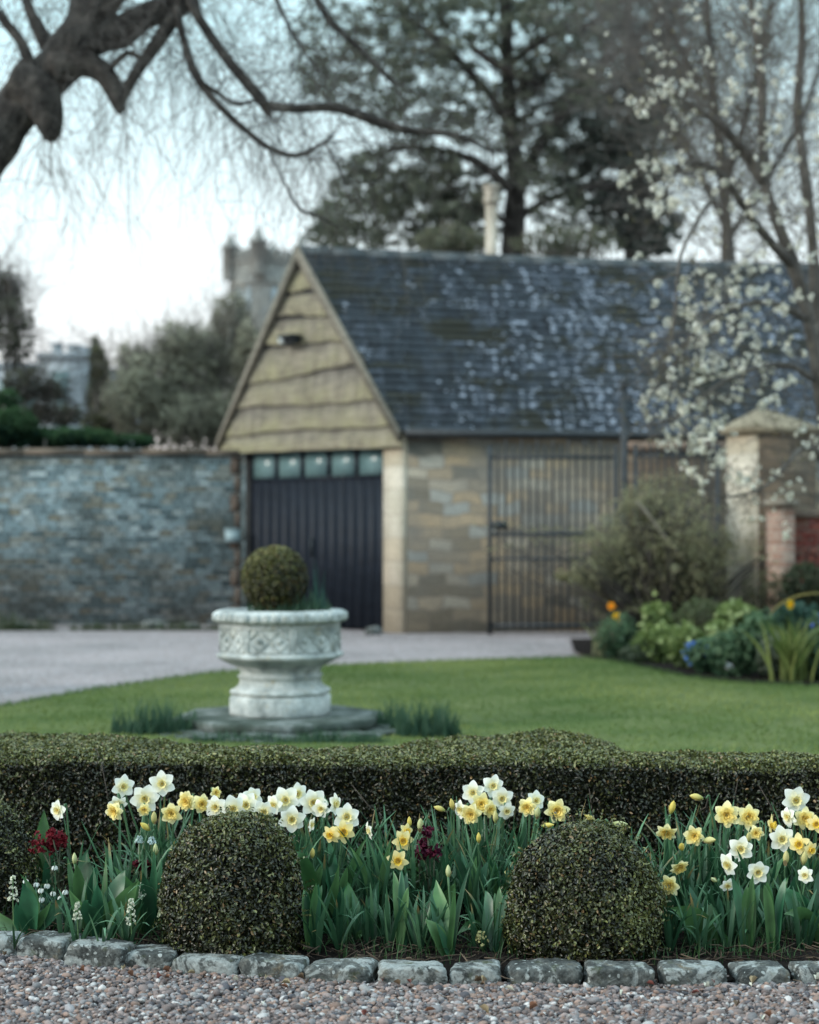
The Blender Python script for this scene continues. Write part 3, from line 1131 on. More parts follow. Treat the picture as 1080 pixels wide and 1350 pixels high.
def corolla(kind, seed):
    """flower of unit radius opening along +Z -> (petals, trumpet)"""
    r = np.random.default_rng(seed)
    pet, cup = MB(), MB()
    pet.smooth = cup.smooth = True
    if kind == 'W':
        ca, cb = np.array([.80, .74, .42]), np.array([.86, .88, .85])
    elif kind == 'D':
        ca, cb = np.array([.86, .74, .30]), np.array([.88, .83, .52])
    else:
        ca, cb = np.array([.84, .66, .18]), np.array([.88, .78, .42])
    for i in range(6):
        a = i * math.pi / 3 + r.normal(0, .06)
        inner = i % 2
        p, s, wv = petal_pts(a, .06, r.uniform(.92, 1.04), (.40 if kind == 'W' else .34) * r.uniform(.9, 1.08), .03 * inner, .03 * inner + r.normal(.02, .09), r.normal(.03, .04), ruff=.025, ph=r.uniform(0, 6))
        t = np.linspace(0, 1, len(p)) ** .6
        lift = np.zeros_like(p)
        lift[:, 2] = wv * r.uniform(.08, .3)
        pet.strips(p[None], s[None], (ca * (1 - t[:, None]) + cb * t[:, None])[None], lift[None])
    if kind == 'D':
        for ring, (m_, ln, zz, cc) in enumerate([(6, .86, .25, (.88, .80, .44)), (8, .68, .40, (.87, .74, .30)), (7, .46, .50, (.86, .68, .21)), (4, .2, .5, (.85, .64, .17))]):
            for i in range(m_):
                a = i * 2 * math.pi / m_ + ring * .5 + r.normal(0, .15)
                p, s, wv = petal_pts(a, .04, ln * r.uniform(.85, 1.12), .26 * ln + .08, .02, zz * r.uniform(.8, 1.15), .05, 6, .05, r.uniform(0, 6))
                (pet if ring < 1 else cup).strips(p[None], s[None], np.asarray(cc) * r.uniform(.85, 1.1))
    else:
        k, n = 7, 24
        H, R0, R1 = (.34, .17, .33) if kind == 'W' else (.48, .20, .36)
        c0, c1 = ((.58, .50, .12), (.88, .78, .42)) if kind == 'W' else ((.78, .50, .05), (.86, .62, .10))
        t = np.linspace(0, 1, k)
        rad = R0 + (R1 - R0) * t ** 1.8
        A = np.linspace(0, 2 * math.pi, n, endpoint=False)
        fr_ = 1 + .13 * (t ** 4)[:, None] * np.sin(A * 8 + r.uniform(0, 6))[None]
        v = np.stack([rad[:, None] * fr_ * np.cos(A)[None], rad[:, None] * fr_ * np.sin(A)[None], np.repeat((t * H)[:, None], n, 1) * (1 + .08 * (t ** 3)[:, None] * np.cos(A * 7)[None])], -1).reshape(-1, 3)
        ii = np.arange(k - 1)[:, None] * n
        jj = np.arange(n)[None]
        cc = np.repeat(np.asarray(c0)[None] * (1 - t[:, None]) + np.asarray(c1)[None] * t[:, None], n, axis=0)
        cup.add(v, [np.stack([ii + jj, ii + (jj + 1) % n, ii + n + (jj + 1) % n, ii + n + jj], -1).reshape(-1, 4)], cc)
        # floor of the cup and stamens
        cup.add(np.vstack([v[:n] * .98, [[0, 0, .05]]]), [np.array([[i, (i + 1) % n, n] for i in range(n)])], np.asarray(c0) * .9)
        for i in range(6):
            a = i * math.pi / 3
            q = np.array([[.05 * math.cos(a), .05 * math.sin(a), 0], [.06 * math.cos(a), .06 * math.sin(a), .14], [.07 * math.cos(a), .07 * math.sin(a), .24]])
            cup.tubes(q, .022, 4, np.array((.80, .58, .12)))
    return pet.mesh('petals'), cup.mesh('trumpet')


def bud_mesh(seed, col=(.66, .58, .20)):
    r = np.random.default_rng(seed)
    m = MB()
    m.smooth = True
    t = np.linspace(0, 1, 9)
    rad = .34 * np.sin(math.pi * np.clip(t * .93 + .06, 0, 1)) ** .8
    n = 12
    A = np.linspace(0, 2 * math.pi, n, endpoint=False)
    rr = rad[:, None] * (1 + .10 * np.sin(3 * A)[None])
    v = np.stack([rr * np.cos(A)[None], rr * np.sin(A)[None], np.repeat((t * 1.7 - .2)[:, None], n, 1)], -1).reshape(-1, 3)
    ii = np.arange(8)[:, None] * n
    jj = np.arange(n)[None]
    c = mixc((.22, .30, .10), col, np.clip(t * 2.2, 0, 1))
    m.add(v, [np.stack([ii + jj, ii + (jj + 1) % n, ii + n + (jj + 1) % n, ii + n + jj], -1).reshape(-1, 4)], np.repeat(c, n, axis=0))
    # papery spathe
    p, s, wv = petal_pts(0.4, .1, .55, .22, -.3, .6, .1, 6)
    m.strips(p[None], s[None], (.34, .27, .15))
    return m.mesh('bud')


PROTO = {}
for kd in 'WDY':
    PROTO[kd] = []
    for s_ in range(5):
        a_, b_ = corolla(kd, 100 + s_ * 7 + ord(kd))
        a_.materials.append(M_PETAL)
        b_.materials.append(M_PETAL)
        PROTO[kd].append((a_, b_))
PROTO['B'] = []
for s_ in range(4):
    b_ = bud_mesh(s_, [(.68, .58, .20), (.60, .56, .26), (.72, .60, .16), (.55, .58, .32)][s_])
    b_.materials.append(M_PETAL)
    PROTO['B'].append(b_)


def facing(yaw, pitch, roll):
    """rotation whose local Z looks at the camera side; yaw right, pitch up (degrees)"""
    y, p = math.radians(yaw), math.radians(pitch)
    dz = Vector((math.sin(y) * math.cos(p), -math.cos(y) * math.cos(p), math.sin(p)))
    return (dz.to_track_quat('Z', 'Y').to_matrix() @ Matrix.Rotation(roll, 3, 'Z')), np.array(dz)


def daffodil(px, py, kind, rpx, yaw, pitch, label, base_px=None, y=None, group=None, leaves=4, hgt=.36, z0=.03):
    if y is None:
        y = 5.68 - np.clip(py - 1040, 0, 135) / 130 * .50
    c = P(px, py, y)
    rad = rpx / F * y * 1.1
    bx = P(base_px if base_px is not None else px, py, y)[0] + RNG.normal(0, .018)
    base = np.array([bx, y + .05 + RNG.uniform(0, .05), z0])
    root = thing('daffodil', label, 'daffodil', base, group)
    rot, dz = facing(yaw, pitch, RNG.uniform(0, 6.28))
    back = c - dz * rad * .55
    neck = c - dz * (rad * .95) + np.array([0, 0, .012])
    up = neck + np.array([(base[0] - neck[0]) * .12, (base[1] - neck[1]) * .18, -.035])
    sm = MB()
    sm.smooth = True
    ctrl = np.array([base, base * .55 + up * .45 + RNG.normal(0, .006, 3), up, neck, back])
    pth = smooth_curve(ctrl, 16)
    sm.tubes(pth, np.linspace(.0036, .0026, 16)[None], 7, np.array((.070, .150, .075)) * RNG.uniform(.8, 1.15))
    part('stem', sm, M_STEM, root)
    if kind == 'B':
        o = bpy.data.objects.new('bud', PROTO['B'][int(RNG.integers(4))])
        link(o, root)
    else:
        pm, tm = PROTO[kind][int(RNG.integers(5))]
        o = bpy.data.objects.new('flower', pm)
        link(o, root)
        tr = bpy.data.objects.new('trumpet', tm)
        link(tr, o)
    mtx = rot.to_4x4()
    for i in range(3):
        for j in range(3):
            mtx[i][j] *= rad
    mtx.translation = Vector(c - base)
    o.matrix_local = mtx
    for i in range(leaves):
        az = RNG.uniform(0, 6.28)
        L = min(hgt, max(.14, c[2])) * RNG.uniform(.72, 1.06)
        col = mixc(LEAF_A, LEAF_B, [RNG.uniform(0, 1)])[0]
        b = base + np.array([math.cos(az) * .008, math.sin(az) * .008, -.005])
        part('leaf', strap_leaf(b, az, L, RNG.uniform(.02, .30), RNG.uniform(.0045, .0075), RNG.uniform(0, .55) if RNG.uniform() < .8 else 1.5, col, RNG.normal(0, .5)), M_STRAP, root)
    return root


FL = [
    (77, 1068, 'W', 13, -35, -5, 'lone white daffodil above the dark red wallflower at far left', 100),
    (162, 1037, 'W', 15, 28, 0, 'white daffodil at the top left of the left clump, turned right', 196),
    (156, 1059, 'W', 12, 10, -30, 'drooping white daffodil just under the top left white bloom', 200),
    (152, 1069, 'D', 13, -30, -8, 'ruffled yellow daffodil at the left tip of the left clump', 200),
    (191, 1053, 'W', 18, 5, -5, 'broad white daffodil between two taller white blooms of the left clump', 205),
    (214, 1033, 'W', 16, -3, 0, 'topmost white daffodil of the left clump, facing straight out', 214),
    (190, 1067, 'D', 9, 8, -10, 'small yellow daffodil half hidden under a broad white bloom', 206),
    (226, 1072, 'D', 14, 0, -8, 'ruffled pale yellow daffodil alone above leaves, left of the box ball', 222),
    (247, 1056, 'D', 14, -25, -6, 'yellow daffodil at the left end of the row behind the left box ball', 250),
    (266, 1060, 'D', 13, 15, -6, 'yellow daffodil second in the row behind the left box ball', 268),
    (284, 1045, 'D', 9, 40, 0, 'cream daffodil turned away, highest on the left of the box ball row', 286),
    (285, 1064, 'W', 15, -15, -6, 'first white daffodil after the yellow ones in the row behind the left box ball', 286),
    (307, 1066, 'W', 17, 10, -4, 'white daffodil just left of the crown of the left box ball', 306),
    (325, 1061, 'W', 17, -8, 0, 'white daffodil directly above the crown of the left box ball', 324),
    (333, 1051, 'W', 13, 25, 8, 'white daffodil poking up behind others above the left box ball', 332),
    (348, 1070, 'W', 15, 5, -8, 'low white daffodil on the right shoulder of the left box ball', 350),
    (362, 1061, 'W', 13, -38, -4, 'white daffodil turned left, between the ball row and the white cluster', 370),
    (377, 1055, 'W', 18, -4, 0, 'large white daffodil at the centre of the white cluster right of the ball', 392),
    (391, 1047, 'W', 15, 32, 6, 'highest white daffodil of the cluster right of the left box ball', 398),
    (385, 1080, 'W', 17, 2, -6, 'lowest white daffodil of the cluster, just right of the left box ball', 400),
    (413, 1058, 'W', 18, 10, -2, 'white daffodil with a yellow cup to the right of the white cluster', 418),
    (424, 1066, 'W', 12, -20, -8, 'small white daffodil tucked behind the white one with a yellow cup', 424),
    (441, 1060, 'W', 14, 62, 0, 'white daffodil seen from the side, above the golden-centred one', 436),
    (457, 1077, 'W', 17, 6, 4, 'white daffodil resting on top of the golden-centred one', 446),
    (453, 1096, 'Y', 15, 0, -4, 'pale daffodil with a bright golden cup under a white bloom', 436),
    (437, 1100, 'Y', 12, -30, -12, 'cream daffodil turned left beside the golden-centred one', 430),
    (410, 1087, 'W', 9, 65, -10, 'small white daffodil in profile among stems below the white cluster', 414),
    (488, 1095, 'W', 11, -70, -10, 'small white daffodil in profile in the gap between the two clumps', 482),
    (531, 1108, 'Y', 14, 8, -4, 'upper yellow daffodil with golden cup beside the dark purple wallflower', 545),
    (525, 1134, 'Y', 14, -4, -6, 'lower yellow daffodil with golden cup below its twin by the purple wallflower', 545),
    (535, 1096, 'Y', 10, 35, 6, 'pale yellow daffodil half hidden behind the upper golden-cupped one', 548),
    (624, 1045, 'W', 15, -10, 0, 'left white daffodil of the top three in the middle clump', 632),
    (650, 1036, 'W', 14, 4, 0, 'highest white daffodil of the middle clump', 648),
    (662, 1053, 'W', 15, 3, -4, 'right white daffodil of the top three in the middle clump', 658),
    (608, 1067, 'W', 12, -50, -6, 'white daffodil turned left at the left side of the middle clump', 622),
    (634, 1060, 'D', 15, 10, 0, 'pale yellow double daffodil under the top three of the middle clump', 636),
    (621, 1073, 'D', 14, -12, -10, 'deep yellow double daffodil lowest on the left of the middle clump', 630),
    (645, 1067, 'D', 11, 35, -8, 'pale double daffodil turned right, under the right white bloom of the middle clump', 646),
    (668, 1069, 'W', 11, 10, -18, 'nodding white daffodil behind the right side of the middle clump', 664),
    (696, 1064, 'D', 13, -22, -8, 'golden double daffodil with white back petals right of the middle clump', 690),
    (706, 1056, 'W', 13, 25, 10, 'white daffodil behind the golden double one right of the middle clump', 698),
    (734, 1069, 'D', 16, 2, -2, 'yellow double daffodil alone behind the left shoulder of the right box ball', 738),
    (879, 1096, 'D', 14, -10, -40, 'drooping yellow daffodil leftmost of the right clump', 890),
    (916, 1102, 'D', 14, -14, -4, 'pale yellow double daffodil right of the drooping one in the right clump', 920),
    (958, 1074, 'D', 17, -10, -4, 'left of the two big yellow double daffodils at the top of the right clump', 965),
    (986, 1076, 'D', 16, 6, -4, 'right of the two big yellow double daffodils at the top of the right clump', 984),
    (1016, 1088, 'Y', 13, 62, 4, 'yellow daffodil in profile right of the two big doubles', 1008),
    (997, 1098, 'D', 10, -10, -10, 'small round yellow daffodil below the two big doubles', 996),
    (1049, 1055, 'W', 18, 4, -2, 'large white daffodil highest at the right edge of the picture', 1050),
    (1040, 1077, 'W', 13, -60, -4, 'white daffodil in profile below the highest white one at right', 1040),
    (1060, 1078, 'D', 15, 8, -6, 'yellow double daffodil just under the highest white one at right', 1058),
    (1031, 1106, 'W', 17, -2, -2, 'broad white daffodil facing out in the middle of the right clump', 1022),
    (1077, 1086, 'Y', 12, -20, -6, 'yellow daffodil cut by the right edge of the picture', 1075),
    (1054, 1113, 'Y', 14, -20, 0, 'pale daffodil with an orange cup, right of the broad white one', 1048),
    (1068, 1120, 'Y', 11, 30, -8, 'small yellow daffodil touching the orange-cupped one', 1060),
    (977, 1119, 'W', 16, -12, -4, 'upper left of three white star-like daffodils low in the right clump', 990),
    (961, 1140, 'W', 15, -55, -4, 'white daffodil in profile at the left of the low white trio', 984),
    (999, 1150, 'W', 15, 2, -8, 'lowest facing white daffodil of the right clump, with pointed petals', 994),
    (1062, 1154, 'W', 11, -25, 0, 'small white daffodil low at the right edge', 1060),
    (959, 1167, 'W', 10, 10, -28, 'half hidden white daffodil below the one in profile', 986),
    (895, 1142, 'D', 13, 25, -36, 'drooping yellow daffodil behind the right flank of the right box ball', 915),
    (884, 1167, 'D', 14, -35, -2, 'yellow daffodil on a sideways stem touching the right box ball', 942),
]
for f in FL:
    daffodil(*f[:6], f[6], f[7])

BUDS = [
    (203, 1084, 10, 10, 70, 'pale plump daffodil bud below the yellow bloom left of the box ball', 208),
    (196, 1094, 10, -50, 40, 'tan papery daffodil bud low in the left clump', 206),
    (412, 1130, 8, 10, 75, 'green daffodil bud among stems right of the left box ball', 414),
    (554, 1094, 11, 5, 65, 'yellow daffodil bud just above the purple wallflower', 556),
    (540, 1089, 8, -10, 80, 'thin daffodil bud above the golden-cupped pair', 548),
    (585, 1068, 9, -70, 20, 'nodding green daffodil bud at the far left of the middle clump', 600),
    (597, 1066, 9, -30, 70, 'pointed daffodil bud beside the white bloom turned left in the middle clump', 606),
    (708, 1077, 10, 10, 60, 'yellow daffodil bud under the golden double bloom right of the middle clump', 700),
    (716, 1089, 9, 80, 8, 'sideways green daffodil bud left of the crown of the right box ball', 700),
    (631, 1110, 8, 0, 80, 'upright daffodil bud low among the middle clump leaves', 636),
    (653, 1083, 9, 0, 85, 'slim upright bud under the white blooms of the middle clump', 652),
    (782, 1081, 10, -60, 30, 'pale daffodil bud peeping over the crown of the right box ball', 780),
    (810, 1086, 11, 75, 0, 'hooked yellow daffodil bud right of the crown of the right box ball', 800),
    (885, 1071, 11, 20, 65, 'plump yellow bud above the drooping daffodil of the right clump', 905),
    (925, 1052, 11, -70, 12, 'highest daffodil bud of the right clump, pointing left', 945),
    (930, 1108, 11, 40, 10, 'yellow bud touching the pale double daffodil of the right clump', 940),
    (899, 1120, 10, -10, 40, 'tilted yellow bud above the drooping daffodil by the right box ball', 930),
    (987, 1109, 9, -10, 60, 'yellow bud just left of the small round yellow daffodil', 990),
    (1036, 1138, 11, 0, 75, 'golden bud below the broad white daffodil at right', 1036),
    (1060, 1138, 11, 5, 70, 'golden bud below the orange-cupped daffodil at right', 1056),
    (944, 1162, 7, -50, 30, 'tiny pale bud at the end of a thin stalk in the low white trio', 984),
]
for b in BUDS:
    daffodil(b[0], b[1], 'B', b[2], b[3], b[4], b[5], b[6], leaves=2)

# flowerless daffodils that thicken the clumps
NOFLOWER = [(150, 215, 16, 1190), (215, 300, 12, 1150), (330, 470, 32, 1170), (470, 560, 24, 1175), (560, 700, 46, 1150), (690, 850, 16, 1140), (850, 1080, 54, 1165)]
NEAR = [(60, 210, 8, 0), (405, 500, 10, 0), (500, 660, 18, 0), (880, 1080, 18, 0)]
for x0, x1, n_, tip in NOFLOWER + NEAR:
    for q in range(n_):
        y = RNG.uniform(5.36, 5.80) if tip else RNG.uniform(5.10, 5.26)
        bx = P(RNG.uniform(x0, x1), 1200, y)[0]
        base = np.array([bx, y, .025])
        root = thing('daffodil', 'flowerless daffodil, a tuft of narrow blue-green leaves among the blooms', 'daffodil', base, 'daffodils without flowers in the bed')
        for i in range(5):
            az = RNG.uniform(0, 6.28)
            L = RNG.uniform(.20, .39) * (1 if y > 5.5 else .85 if tip else .52)
            col = mixc(LEAF_A, LEAF_B, [RNG.uniform(0, 1)])[0] * (1 if RNG.uniform() < .9 else 1.25)
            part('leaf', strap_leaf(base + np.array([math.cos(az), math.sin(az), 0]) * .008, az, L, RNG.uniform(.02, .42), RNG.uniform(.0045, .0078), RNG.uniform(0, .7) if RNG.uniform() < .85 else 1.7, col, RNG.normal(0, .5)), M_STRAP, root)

# ---------------------------------------------------------------- broad-leaved tulips not yet in flower
TC = [(.042, .122, .040), (.024, .090, .044), (.070, .160, .058), (.030, .115, .058)]


def tulip(label, bpx, bqy, leaves, buds=(), dy=0.0, y=None, name='tulip'):
    b0 = G(bpx, bqy, .03)
    if y is not None:
        b0 = P(bpx, bqy, y)
        b0[2] = .03
    y0 = b0[1] + dy
    b0[1] = y0
    root = thing(name, label, 'tulip', b0)
    for j, lf in enumerate(leaves):
        (cx, cy), (tx, ty), w = lf[0], lf[1], lf[2]
        fwd = lf[3] if len(lf) > 3 else RNG.uniform(-.05, .05)
        c = P(cx, cy, y0 - fwd * .5)
        t = P(tx, ty, y0 - fwd)
        sd = 1 if j % 2 else -1
        face = (RNG.normal(0, .35), -.85, RNG.uniform(.2, .7))
        part('leaf', bez_leaf(b0 + np.array([sd * .006, 0, -.01]), c, t, w * .95 / F * y0 / 2, np.array(TC[(j + int(bpx)) % 4]) * RNG.uniform(.85, 1.2), face, seed=j + bpx * .1), M_BROAD, root)
    for bx, by in buds:
        m = MB()
        m.smooth = True
        t = P(bx, by, y0)
        m.tubes(smooth_curve([b0, (b0 + t) / 2 + np.array([.004, 0, 0]), t], 8), .0035, 6, np.array((.06, .13, .06)))
        part('stem', m, M_STEM, root)
        o = bpy.data.objects.new('bud', PROTO['B'][3])
        link(o, root)
        o.location = Vector(t - b0)
        o.scale = (.022, .022, .022)


tulip('broad-leaved tulip without flowers at the far left kerb', 38, 1230,
      [((-25, 1205), (-8, 1204), 20), ((45, 1195), (30, 1163), 30, .06), ((60, 1190), (26, 1152), 14), ((78, 1200), (84, 1180), 16), ((52, 1215), (68, 1188), 14), ((20, 1215), (22, 1190), 18, .05)])
tulip('large rosette of broad tulip leaves left of the left box ball', 138, 1238,
      [((105, 1205), (91, 1173), 22, .03), ((128, 1190), (128, 1165), 20, .03), ((140, 1170), (139, 1127), 11, -.04), ((150, 1170), (166, 1146), 26), ((160, 1190), (183, 1160), 30, .04),
       ((112, 1190), (117, 1187), 24, .08), ((148, 1200), (147, 1186), 24, .07), ((132, 1200), (122, 1140), 14, -.05)])
tulip('upright tulip with a slim bud behind the large rosette', 112, 1200,
      [((95, 1165), (89, 1130), 12), ((108, 1150), (116, 1120), 30), ((104, 1160), (100, 1138), 18, .04), ((120, 1165), (128, 1140), 16)], [(98, 1138)], y=5.42)
tulip('dark tulip plant in the shade left of the left box ball flank', 196, 1222,
      [((178, 1180), (150, 1142), 22), ((205, 1175), (203, 1117), 12), ((190, 1185), (180, 1158), 26), ((206, 1180), (214, 1130), 14), ((212, 1200), (224, 1162), 24), ((196, 1180), (188, 1150), 20)], [(205, 1126)], y=5.36)
tulip('tulip with one leaf arching over the right flank of the left box ball', 428, 1232,
      [((392, 1065), (372, 1172), 22, .24), ((420, 1190), (404, 1150), 16), ((436, 1190), (447, 1140), 18), ((450, 1180), (462, 1165), 18)], y=5.36)
tulip('tulip whose lowest leaf curls over towards the kerb, mid left', 470, 1243,
      [((455, 1208), (427, 1250), 20, .03), ((474, 1215), (478, 1192), 14), ((463, 1190), (458, 1163), 26, -.05), ((490, 1200), (500, 1160), 22, -.03), ((480, 1225), (476, 1235), 12, .04), ((520, 1215), (535, 1222), 10)], y=5.26)
tulip('tall narrow-leaved tulip with a slim green bud left of centre', 594, 1268,
      [((578, 1225), (561, 1212), 20), ((575, 1230), (568, 1172), 15, -.05), ((598, 1215), (600, 1158), 8), ((600, 1190), (622, 1137), 8, -.03), ((582, 1200), (575, 1160), 24, -.09), ((588, 1250), (575, 1215), 14, .02)], [(591, 1155)], y=5.08)
tulip('low tulip with a flat pale leaf pointing left above the yellow flower head', 644, 1232,
      [((630, 1205), (602, 1233), 18, .05), ((640, 1200), (672, 1177), 22, .02), ((655, 1200), (664, 1165), 20, -.06), ((657, 1215), (656, 1205), 14, .02), ((618, 1235), (615, 1262), 11, .09), ((636, 1205), (637, 1180), 12)], y=5.28)
tulip('tulip with wide rounded leaves at the foot of the purple wallflower', 560, 1215,
      [((545, 1175), (549, 1130), 24, -.04), ((575, 1190), (571, 1155), 28), ((590, 1180), (600, 1165), 20), ((580, 1210), (586, 1188), 18, .03), ((530, 1200), (515, 1180), 16)], y=5.40)
tulip('tulip with one big flat leaf lying left towards the right box ball', 942, 1246,
      [((925, 1205), (884, 1197), 36, .05), ((930, 1240), (912, 1252), 13, .04), ((948, 1230), (969, 1257), 24, .06), ((950, 1200), (948, 1178), 14, -.03), ((937, 1200), (930, 1182), 18, -.03), ((915, 1190), (908, 1165), 14, -.04)], y=5.20)
tulip('tulip with large dark leaves at the right edge of the picture', 1078, 1246,
      [((1075, 1195), (1034, 1205), 30, .07), ((1060, 1190), (1028, 1170), 36, -.03), ((1070, 1250), (1056, 1262), 12, .05), ((1085, 1180), (1078, 1150), 34, -.03), ((1100, 1190), (1110, 1170), 30), ((1060, 1215), (1045, 1215), 22)], y=5.22)
tulip('dark leaved tulip behind the orange-cupped daffodil at right', 1030, 1232,
      [((1018, 1190), (1010, 1165), 22), ((1040, 1190), (1052, 1150), 26), ((1030, 1180), (1026, 1150), 20), ((1010, 1215), (1000, 1200), 14)], y=5.42)
tulip('dark leaved tulip deep in the shade right of the right box ball', 905, 1228,
      [((895, 1190), (888, 1160), 20), ((915, 1190), (925, 1160), 22), ((905, 1180), (905, 1150), 18), ((925, 1210), (938, 1195), 18)], y=5.46)
tulip('broad pale leaf tulip left of the dark red wallflower', 62, 1150,
      [((55, 1110), (58, 1068), 26), ((66, 1130), (74, 1120), 22, .03), ((50, 1130), (42, 1110), 14)], y=5.72)

# more tulips crowding the clumps, seen between the daffodil leaves
for px, y, h, lb in [(243, 5.60, .24, 'tulip half hidden behind the upper left of the left box ball'), (405, 5.48, .25, 'tulip with upright leaves hard against the right of the left box ball'), (447, 5.44, .27, 'tulip with tall leaves below the golden-cupped daffodil'),
                    (497, 5.40, .26, 'tulip with tall leaves below the daffodil in profile, mid picture'), (520, 5.52, .24, 'tulip behind the lower golden-cupped daffodil'), (622, 5.44, .25, 'tulip in the middle clump below the double yellow daffodils'),
                    (662, 5.40, .22, 'tulip in the middle clump hard against the right box ball'), (688, 5.56, .24, 'tulip behind the left shoulder of the right box ball'), (868, 5.50, .22, 'tulip in shade behind the right flank of the right box ball'),
                    (960, 5.50, .24, 'tulip behind the low white trio of the right clump'), (1000, 5.36, .20, 'tulip in front of the low white trio of the right clump'), (1055, 5.52, .26, 'tulip behind the right edge daffodils'), (530, 5.16, .15, 'short tulip by the kerb below the golden-cupped pair'), (985, 5.14, .15, 'short tulip by the kerb under the lowest facing white daffodil'), (412, 5.14, .13, 'short tulip at the foot of the right side of the left box ball'), (655, 5.12, .12, 'short tulip at the left foot of the right box ball'), (1020, 5.12, .14, 'short tulip by the low half buried kerb stone at right')]:
    ls = []
    for j in range(6):
        a = RNG.uniform(-1, 1)
        hh = h * RNG.uniform(.6, 1.05) * F / y
        ls.append(((px + a * 10, 1205 - hh * .55), (px + a * hh * .42, 1215 - hh), RNG.uniform(9, 16), RNG.uniform(-.08, .03)))
    tulip(lb, px, 1215, ls, y=y)

# ---------------------------------------------------------------- dark wallflowers
M_RED = m_leaf('dark_red_petal', .6, .2, .2)


def wallflower(label, px, py, r, y, bqy, ca, cb, n=70):
    c = P(px, py, y)
    base = np.array([c[0] + .02, y + .02, .03])
    root = thing('wallflower', label, 'wallflower', base)
    st = MB()
    ns = 5
    tips = c + RNG.normal(0, 1, (ns, 3)) * np.array([r, r * .5, r * .8]) / F * y * .5
    st.tubes(np.stack([np.repeat(base[None], ns, 0), (base + tips) / 2 + RNG.normal(0, .01, (ns, 3)), tips], 1), .0028, 5, np.array((.05, .06, .035)))
    part('stem', st, M_STEM, root)
    fl = MB()
    pos = np.repeat(tips, n // ns, axis=0) + RNG.normal(0, 1, (n // ns * ns, 3)) * np.array([.5, .4, .6]) * r / F * y * .36
    nn = unit(pos - c + np.array([0, -.02, .01]))
    for q in range(4):
        fl.leaves(pos + RNG.normal(0, .003, pos.shape), nn, .013, .011, mixc(ca, cb, RNG.uniform(0, 1, len(pos))), .6, .2)
    part('flower_head', fl, M_RED, root)
    lf = MB()
    m_ = 60
    pp = base + (c - base) * RNG.uniform(.15, .9, m_)[:, None] + RNG.normal(0, .018, (m_, 3))
    lf.leaves(pp, unit(RNG.normal(size=(m_, 3)) + np.array([0, -.4, .6])), RNG.uniform(.03, .05, m_), .008, mixc((.02, .04, .02), (.05, .08, .035), RNG.uniform(0, 1, m_)), .6, .2)
    part('leaf', lf, M_BROAD, root)


wallflower('dark red wallflower below the lone white daffodil at far left', 77, 1109, 22, 5.58, 1180, (.085, .004, .010), (.17, .010, .018), 90)
wallflower('dark purple wallflower between the golden-cupped pair and the middle clump', 550, 1120, 20, 5.38, 1200, (.030, .004, .018), (.085, .006, .022), 90)
wallflower('small dark red wallflower in shade left of the left box ball', 186, 1140, 11, 5.50, 1200, (.04, .003, .010), (.10, .006, .014), 40)

# ---------------------------------------------------------------- pale flower spikes and snowdrops
M_PALE = m_leaf('pale_petal', .6, .2, .25)


def spike(label, px, top, bot, base_py, y, w=6, col=(.70, .72, .60), name='grape_hyacinth', cat='flower spike'):
    b = P(px + 2, base_py, y)
    b[2] = .03
    t, l = P(px, top, y), P(px, bot, y)
    root = thing(name, label, cat, b)
    st = MB()
    st.tubes(smooth_curve([b, l, t], 8), .002, 5, np.array((.08, .15, .06)))
    part('stem', st, M_STEM, root)
    fl = MB()
    n = 46
    u = RNG.uniform(0, 1, n)
    a = RNG.uniform(0, 6.28, n)
    rr = w / F * y * (1 - .7 * u)
    p = l + (t - l) * u[:, None] + np.stack([np.cos(a) * rr, np.sin(a) * rr, np.zeros(n)], 1)
    for q in range(2):
        fl.leaves(p, np.stack([np.cos(a), np.sin(a), np.zeros(n) + .1], 1), .0085, .0065, np.asarray(col) * RNG.uniform(.75, 1.15, (n, 1)), .5, .25)
    part('flower_head', fl, M_PALE, root)
    for i in range(4):
        az = RNG.uniform(0, 6.28)
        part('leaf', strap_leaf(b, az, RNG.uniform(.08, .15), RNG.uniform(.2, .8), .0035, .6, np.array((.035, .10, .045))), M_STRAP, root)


spike('tall creamy flower spike at the left edge beside the tulip leaves', 17, 1156, 1188, 1232, 5.16, 6)
spike('creamy flower spike with open bells below the large tulip rosette, left side', 102, 1190, 1212, 1236, 5.18, 5)
spike('tall creamy flower spike in front of the left box ball flank', 173, 1186, 1218, 1244, 5.12, 6.5)
spike('leaning creamy flower spike right of the large tulip rosette', 188, 1164, 1184, 1220, 5.34, 4.5)
spike('short white flower spike touching the left box ball', 213, 1196, 1208, 1240, 5.16, 4, (.62, .64, .46))
spike('round pale yellow flower head on the soil beside the right box ball', 635, 1228, 1245, 1258, 5.10, 10, (.50, .48, .24), 'primrose', 'primrose')
spike('single white bell low in the left clump, left of the box ball', 200, 1104, 1112, 1190, 5.48, 5, (.62, .74, .74), 'snowdrop', 'snowdrop')
spike('single white bell behind the left clump stems, above the dark red wallflower', 184, 1103, 1110, 1190, 5.5, 5, (.55, .68, .66), 'snowdrop', 'snowdrop')

